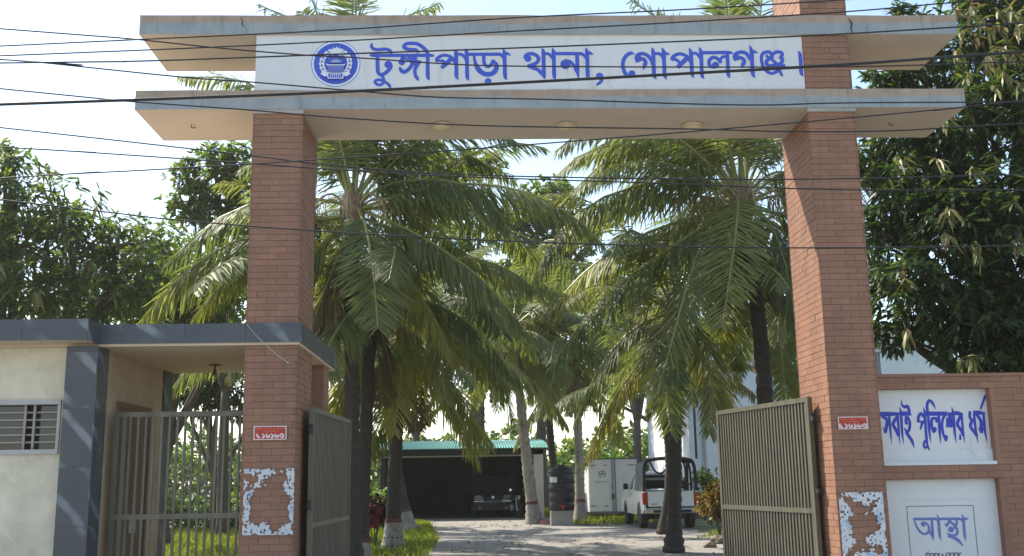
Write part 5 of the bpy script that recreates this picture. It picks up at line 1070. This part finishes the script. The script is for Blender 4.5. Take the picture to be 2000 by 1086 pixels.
# ------------------------------------------------------------------ pale blue building on the right
yb0 = 30.0; bx0, bx1 = at(1348, 900, yb0).x, at(1846, 700, yb0).x
bd = thing('pale_building', ((bx0 + bx1) / 2, yb0 + 5, 0), 'pale blue plastered building behind the right pillar and mango tree', 'building')
MB().box(bx0, bx1, yb0, yb0 + 10, 0, 7.4).build('wall', 'building_blue', bd); MB().box(bx0 - .05, bx1 + .05, yb0 - .05, yb0 + 10.05, 0, .95).build('plinth', 'plinth_dark', bd)
MB().box(bx0 - .4, bx1 + .4, yb0 - .4, yb0 + 10.4, 7.4, 7.6).build('roof', 'building_blue', bd)
for z in (1.9, 5.2):
    for px in (1600, 1690): 
        x = at(px, 700, yb0).x; wn = MB().box(x - .6, x + .6, yb0 - .015, yb0 + .01, z, z + 1.3).build('window', 'glass_dark', bd)
        MB().box(x - .68, x + .68, yb0 - .12, yb0 - .016, z - .1, z - .002).build('sill', 'window_white', wn)
        for i in range(5): MB().box(x - .6 + .24 * (i + .5) - .012, x - .6 + .24 * (i + .5) + .012, yb0 - .04, yb0 - .018, z, z + 1.3).build('grille_bar', 'window_white', wn)
MB().tube([(bx0 + .6, yb0 - .1, .95), (bx0 + .6, yb0 - .1, 7.4)], .055, 8).build('rain_pipe', 'window_white', bd); MB().tube([(bx0 + .15, yb0 - .5, 2.3), (bx0 + .15, yb0 - .5, 7.3)], .05, 8).build('service_pipe', 'dark_metal', bd)

# ------------------------------------------------------------------ shrubs, flowers, stones
def shrub(c, r, n, k, L, Wd, mat, label, name, seed, stems=5, droop=.4, extra=None):
    rng = np.random.default_rng(seed); rr = random.Random(seed); t = thing(name, (c[0], c[1], 0), label, 'shrub')
    st = MB()
    for i in range(stems):
        a = rr.uniform(0, 6.28); st.tube(catmull([(c[0] + .04 * math.cos(a), c[1] + .04 * math.sin(a), 0), (c[0] + r * .25 * math.cos(a), c[1] + r * .25 * math.sin(a), c[2] * .5), (c[0] + r * .6 * math.cos(a), c[1] + r * .6 * math.sin(a), c[2] + r * .3)], 4), .015, 5)
    st.build('stems', 'bark', t)
    p, d = crown_pts([(Vector(c), r), (Vector(c) + Vector((r * .3, 0, r * .25)), r * .8)], n, rng); p[:, 2] = np.maximum(p[:, 2], .05); V, F = leaves_np(p, d, k, L, Wd, rng, droop); link('foliage', mesh_np('foliage', V, F, mat), t)
    if extra is not None:
        V, F = leaves_np(np.array(extra), np.tile(np.array([[0, -.5, .8]]), (len(extra), 1)), 16, .12, .07, rng, .2, 1.3); link('blossom', mesh_np('blossom', V, F, 'petal_red'), t)
    return t
g = ground(1398, 1046); shrub((g.x + .15, g.y, .95), .62, 260, 9, .17, .06, 'croton', 'yellow leaved bush beside the right gate leaf', 'croton_bush', 3)
g = ground(730, 1068); ex = [at(x, y, g.y - .3) for x, y in ((728, 993), (733, 1006), (722, 1008), (735, 1022), (726, 1028), (740, 1000), (731, 1015))]
shrub((g.x, g.y, .85), .42, 120, 7, .16, .06, 'red_leaf', 'dark red leaved shrub with pinkish blossoms by the left drive edge', 'flowering_shrub', 4, extra=[tuple(x) for x in ex])
g = ground(700, 1080); shrub((g.x - .15, g.y - .4, .9), .4, 90, 7, .16, .06, 'red_leaf', 'dark reddish shrub hard against the left gate leaf', 'flowering_shrub', 9)
g = ground(1395, 1020); shrub((g.x, g.y + 1.5, 1.5), .5, 90, 7, .18, .07, 'leaf_light', 'green twiggy bush against the pale building', 'green_bush', 6)
for i, (px, py, s, lab) in enumerate(((1405, 1062, .20, 'larger rough stone in the thin grass by the right gate leaf'), (1388, 1070, .13, 'smaller rough stone in the thin grass by the right gate leaf'))):
    g = ground(px, py); b = MB(); rr = random.Random(i); n = 9; pr = []
    b.lathe((g.x, g.y, -.02), [(s * .8, 0), (s * 1.25, s * .3), (s * 1.1, s * .75), (s * .6, s * 1.05), (s * .1, s * 1.1)], n); b.v = [(x + rr.uniform(-.25, .25) * s, y + rr.uniform(-.25, .25) * s, z + rr.uniform(-.1, .1) * s) for x, y, z in b.v]
    tag(b.build('stone', 'stone'), lab, 'stone')
rng = np.random.default_rng(12); n = 900; P = []
while len(P) < n:
    x, y = rng.uniform(-6, 9), rng.uniform(9, 34)
    if noise.noise(Vector((x * .5, y * .4, 3))) + rng.uniform(-.3, .3) > .1: P.append((x, y, .03))
V, F = leaves_np(np.array(P), np.tile(np.array([[0, 0, 1.0]]), (n, 1)), 2, .14, .06, rng, .05, 1.4); V[:, 2] = .012 + np.abs(V[:, 2] - .03) * .35
tag(link('leaf_litter', mesh_np('leaf_litter', V, F, 'litter')), 'dry fallen leaves scattered over the drive', 'leaves', None, 'stuff')

# ------------------------------------------------------------------ thin haze volume, added to lift the darks like veiling glare
hz = MB().box(-905, 905, -305, 1505, -1, 13.5); m = bpy.data.materials.new('veiling_haze'); m.use_nodes = True; t = m.node_tree; t.nodes.remove(t.nodes['Principled BSDF'])
pv = t.nodes.new('ShaderNodeVolumePrincipled'); pv.inputs['Color'].default_value = (1.0, .98, .93, 1); pv.inputs['Density'].default_value = HAZE; pv.inputs['Anisotropy'].default_value = 0.3
t.links.new(pv.outputs[0], t.nodes['Material Output'].inputs['Volume']); M['veiling_haze'] = m
tag(hz.build('haze', 'veiling_haze'), kind='stuff')
print('bricks', budget, 'objects', len(bpy.data.objects), 'tris', sum(len(m.polygons) for m in bpy.data.meshes))
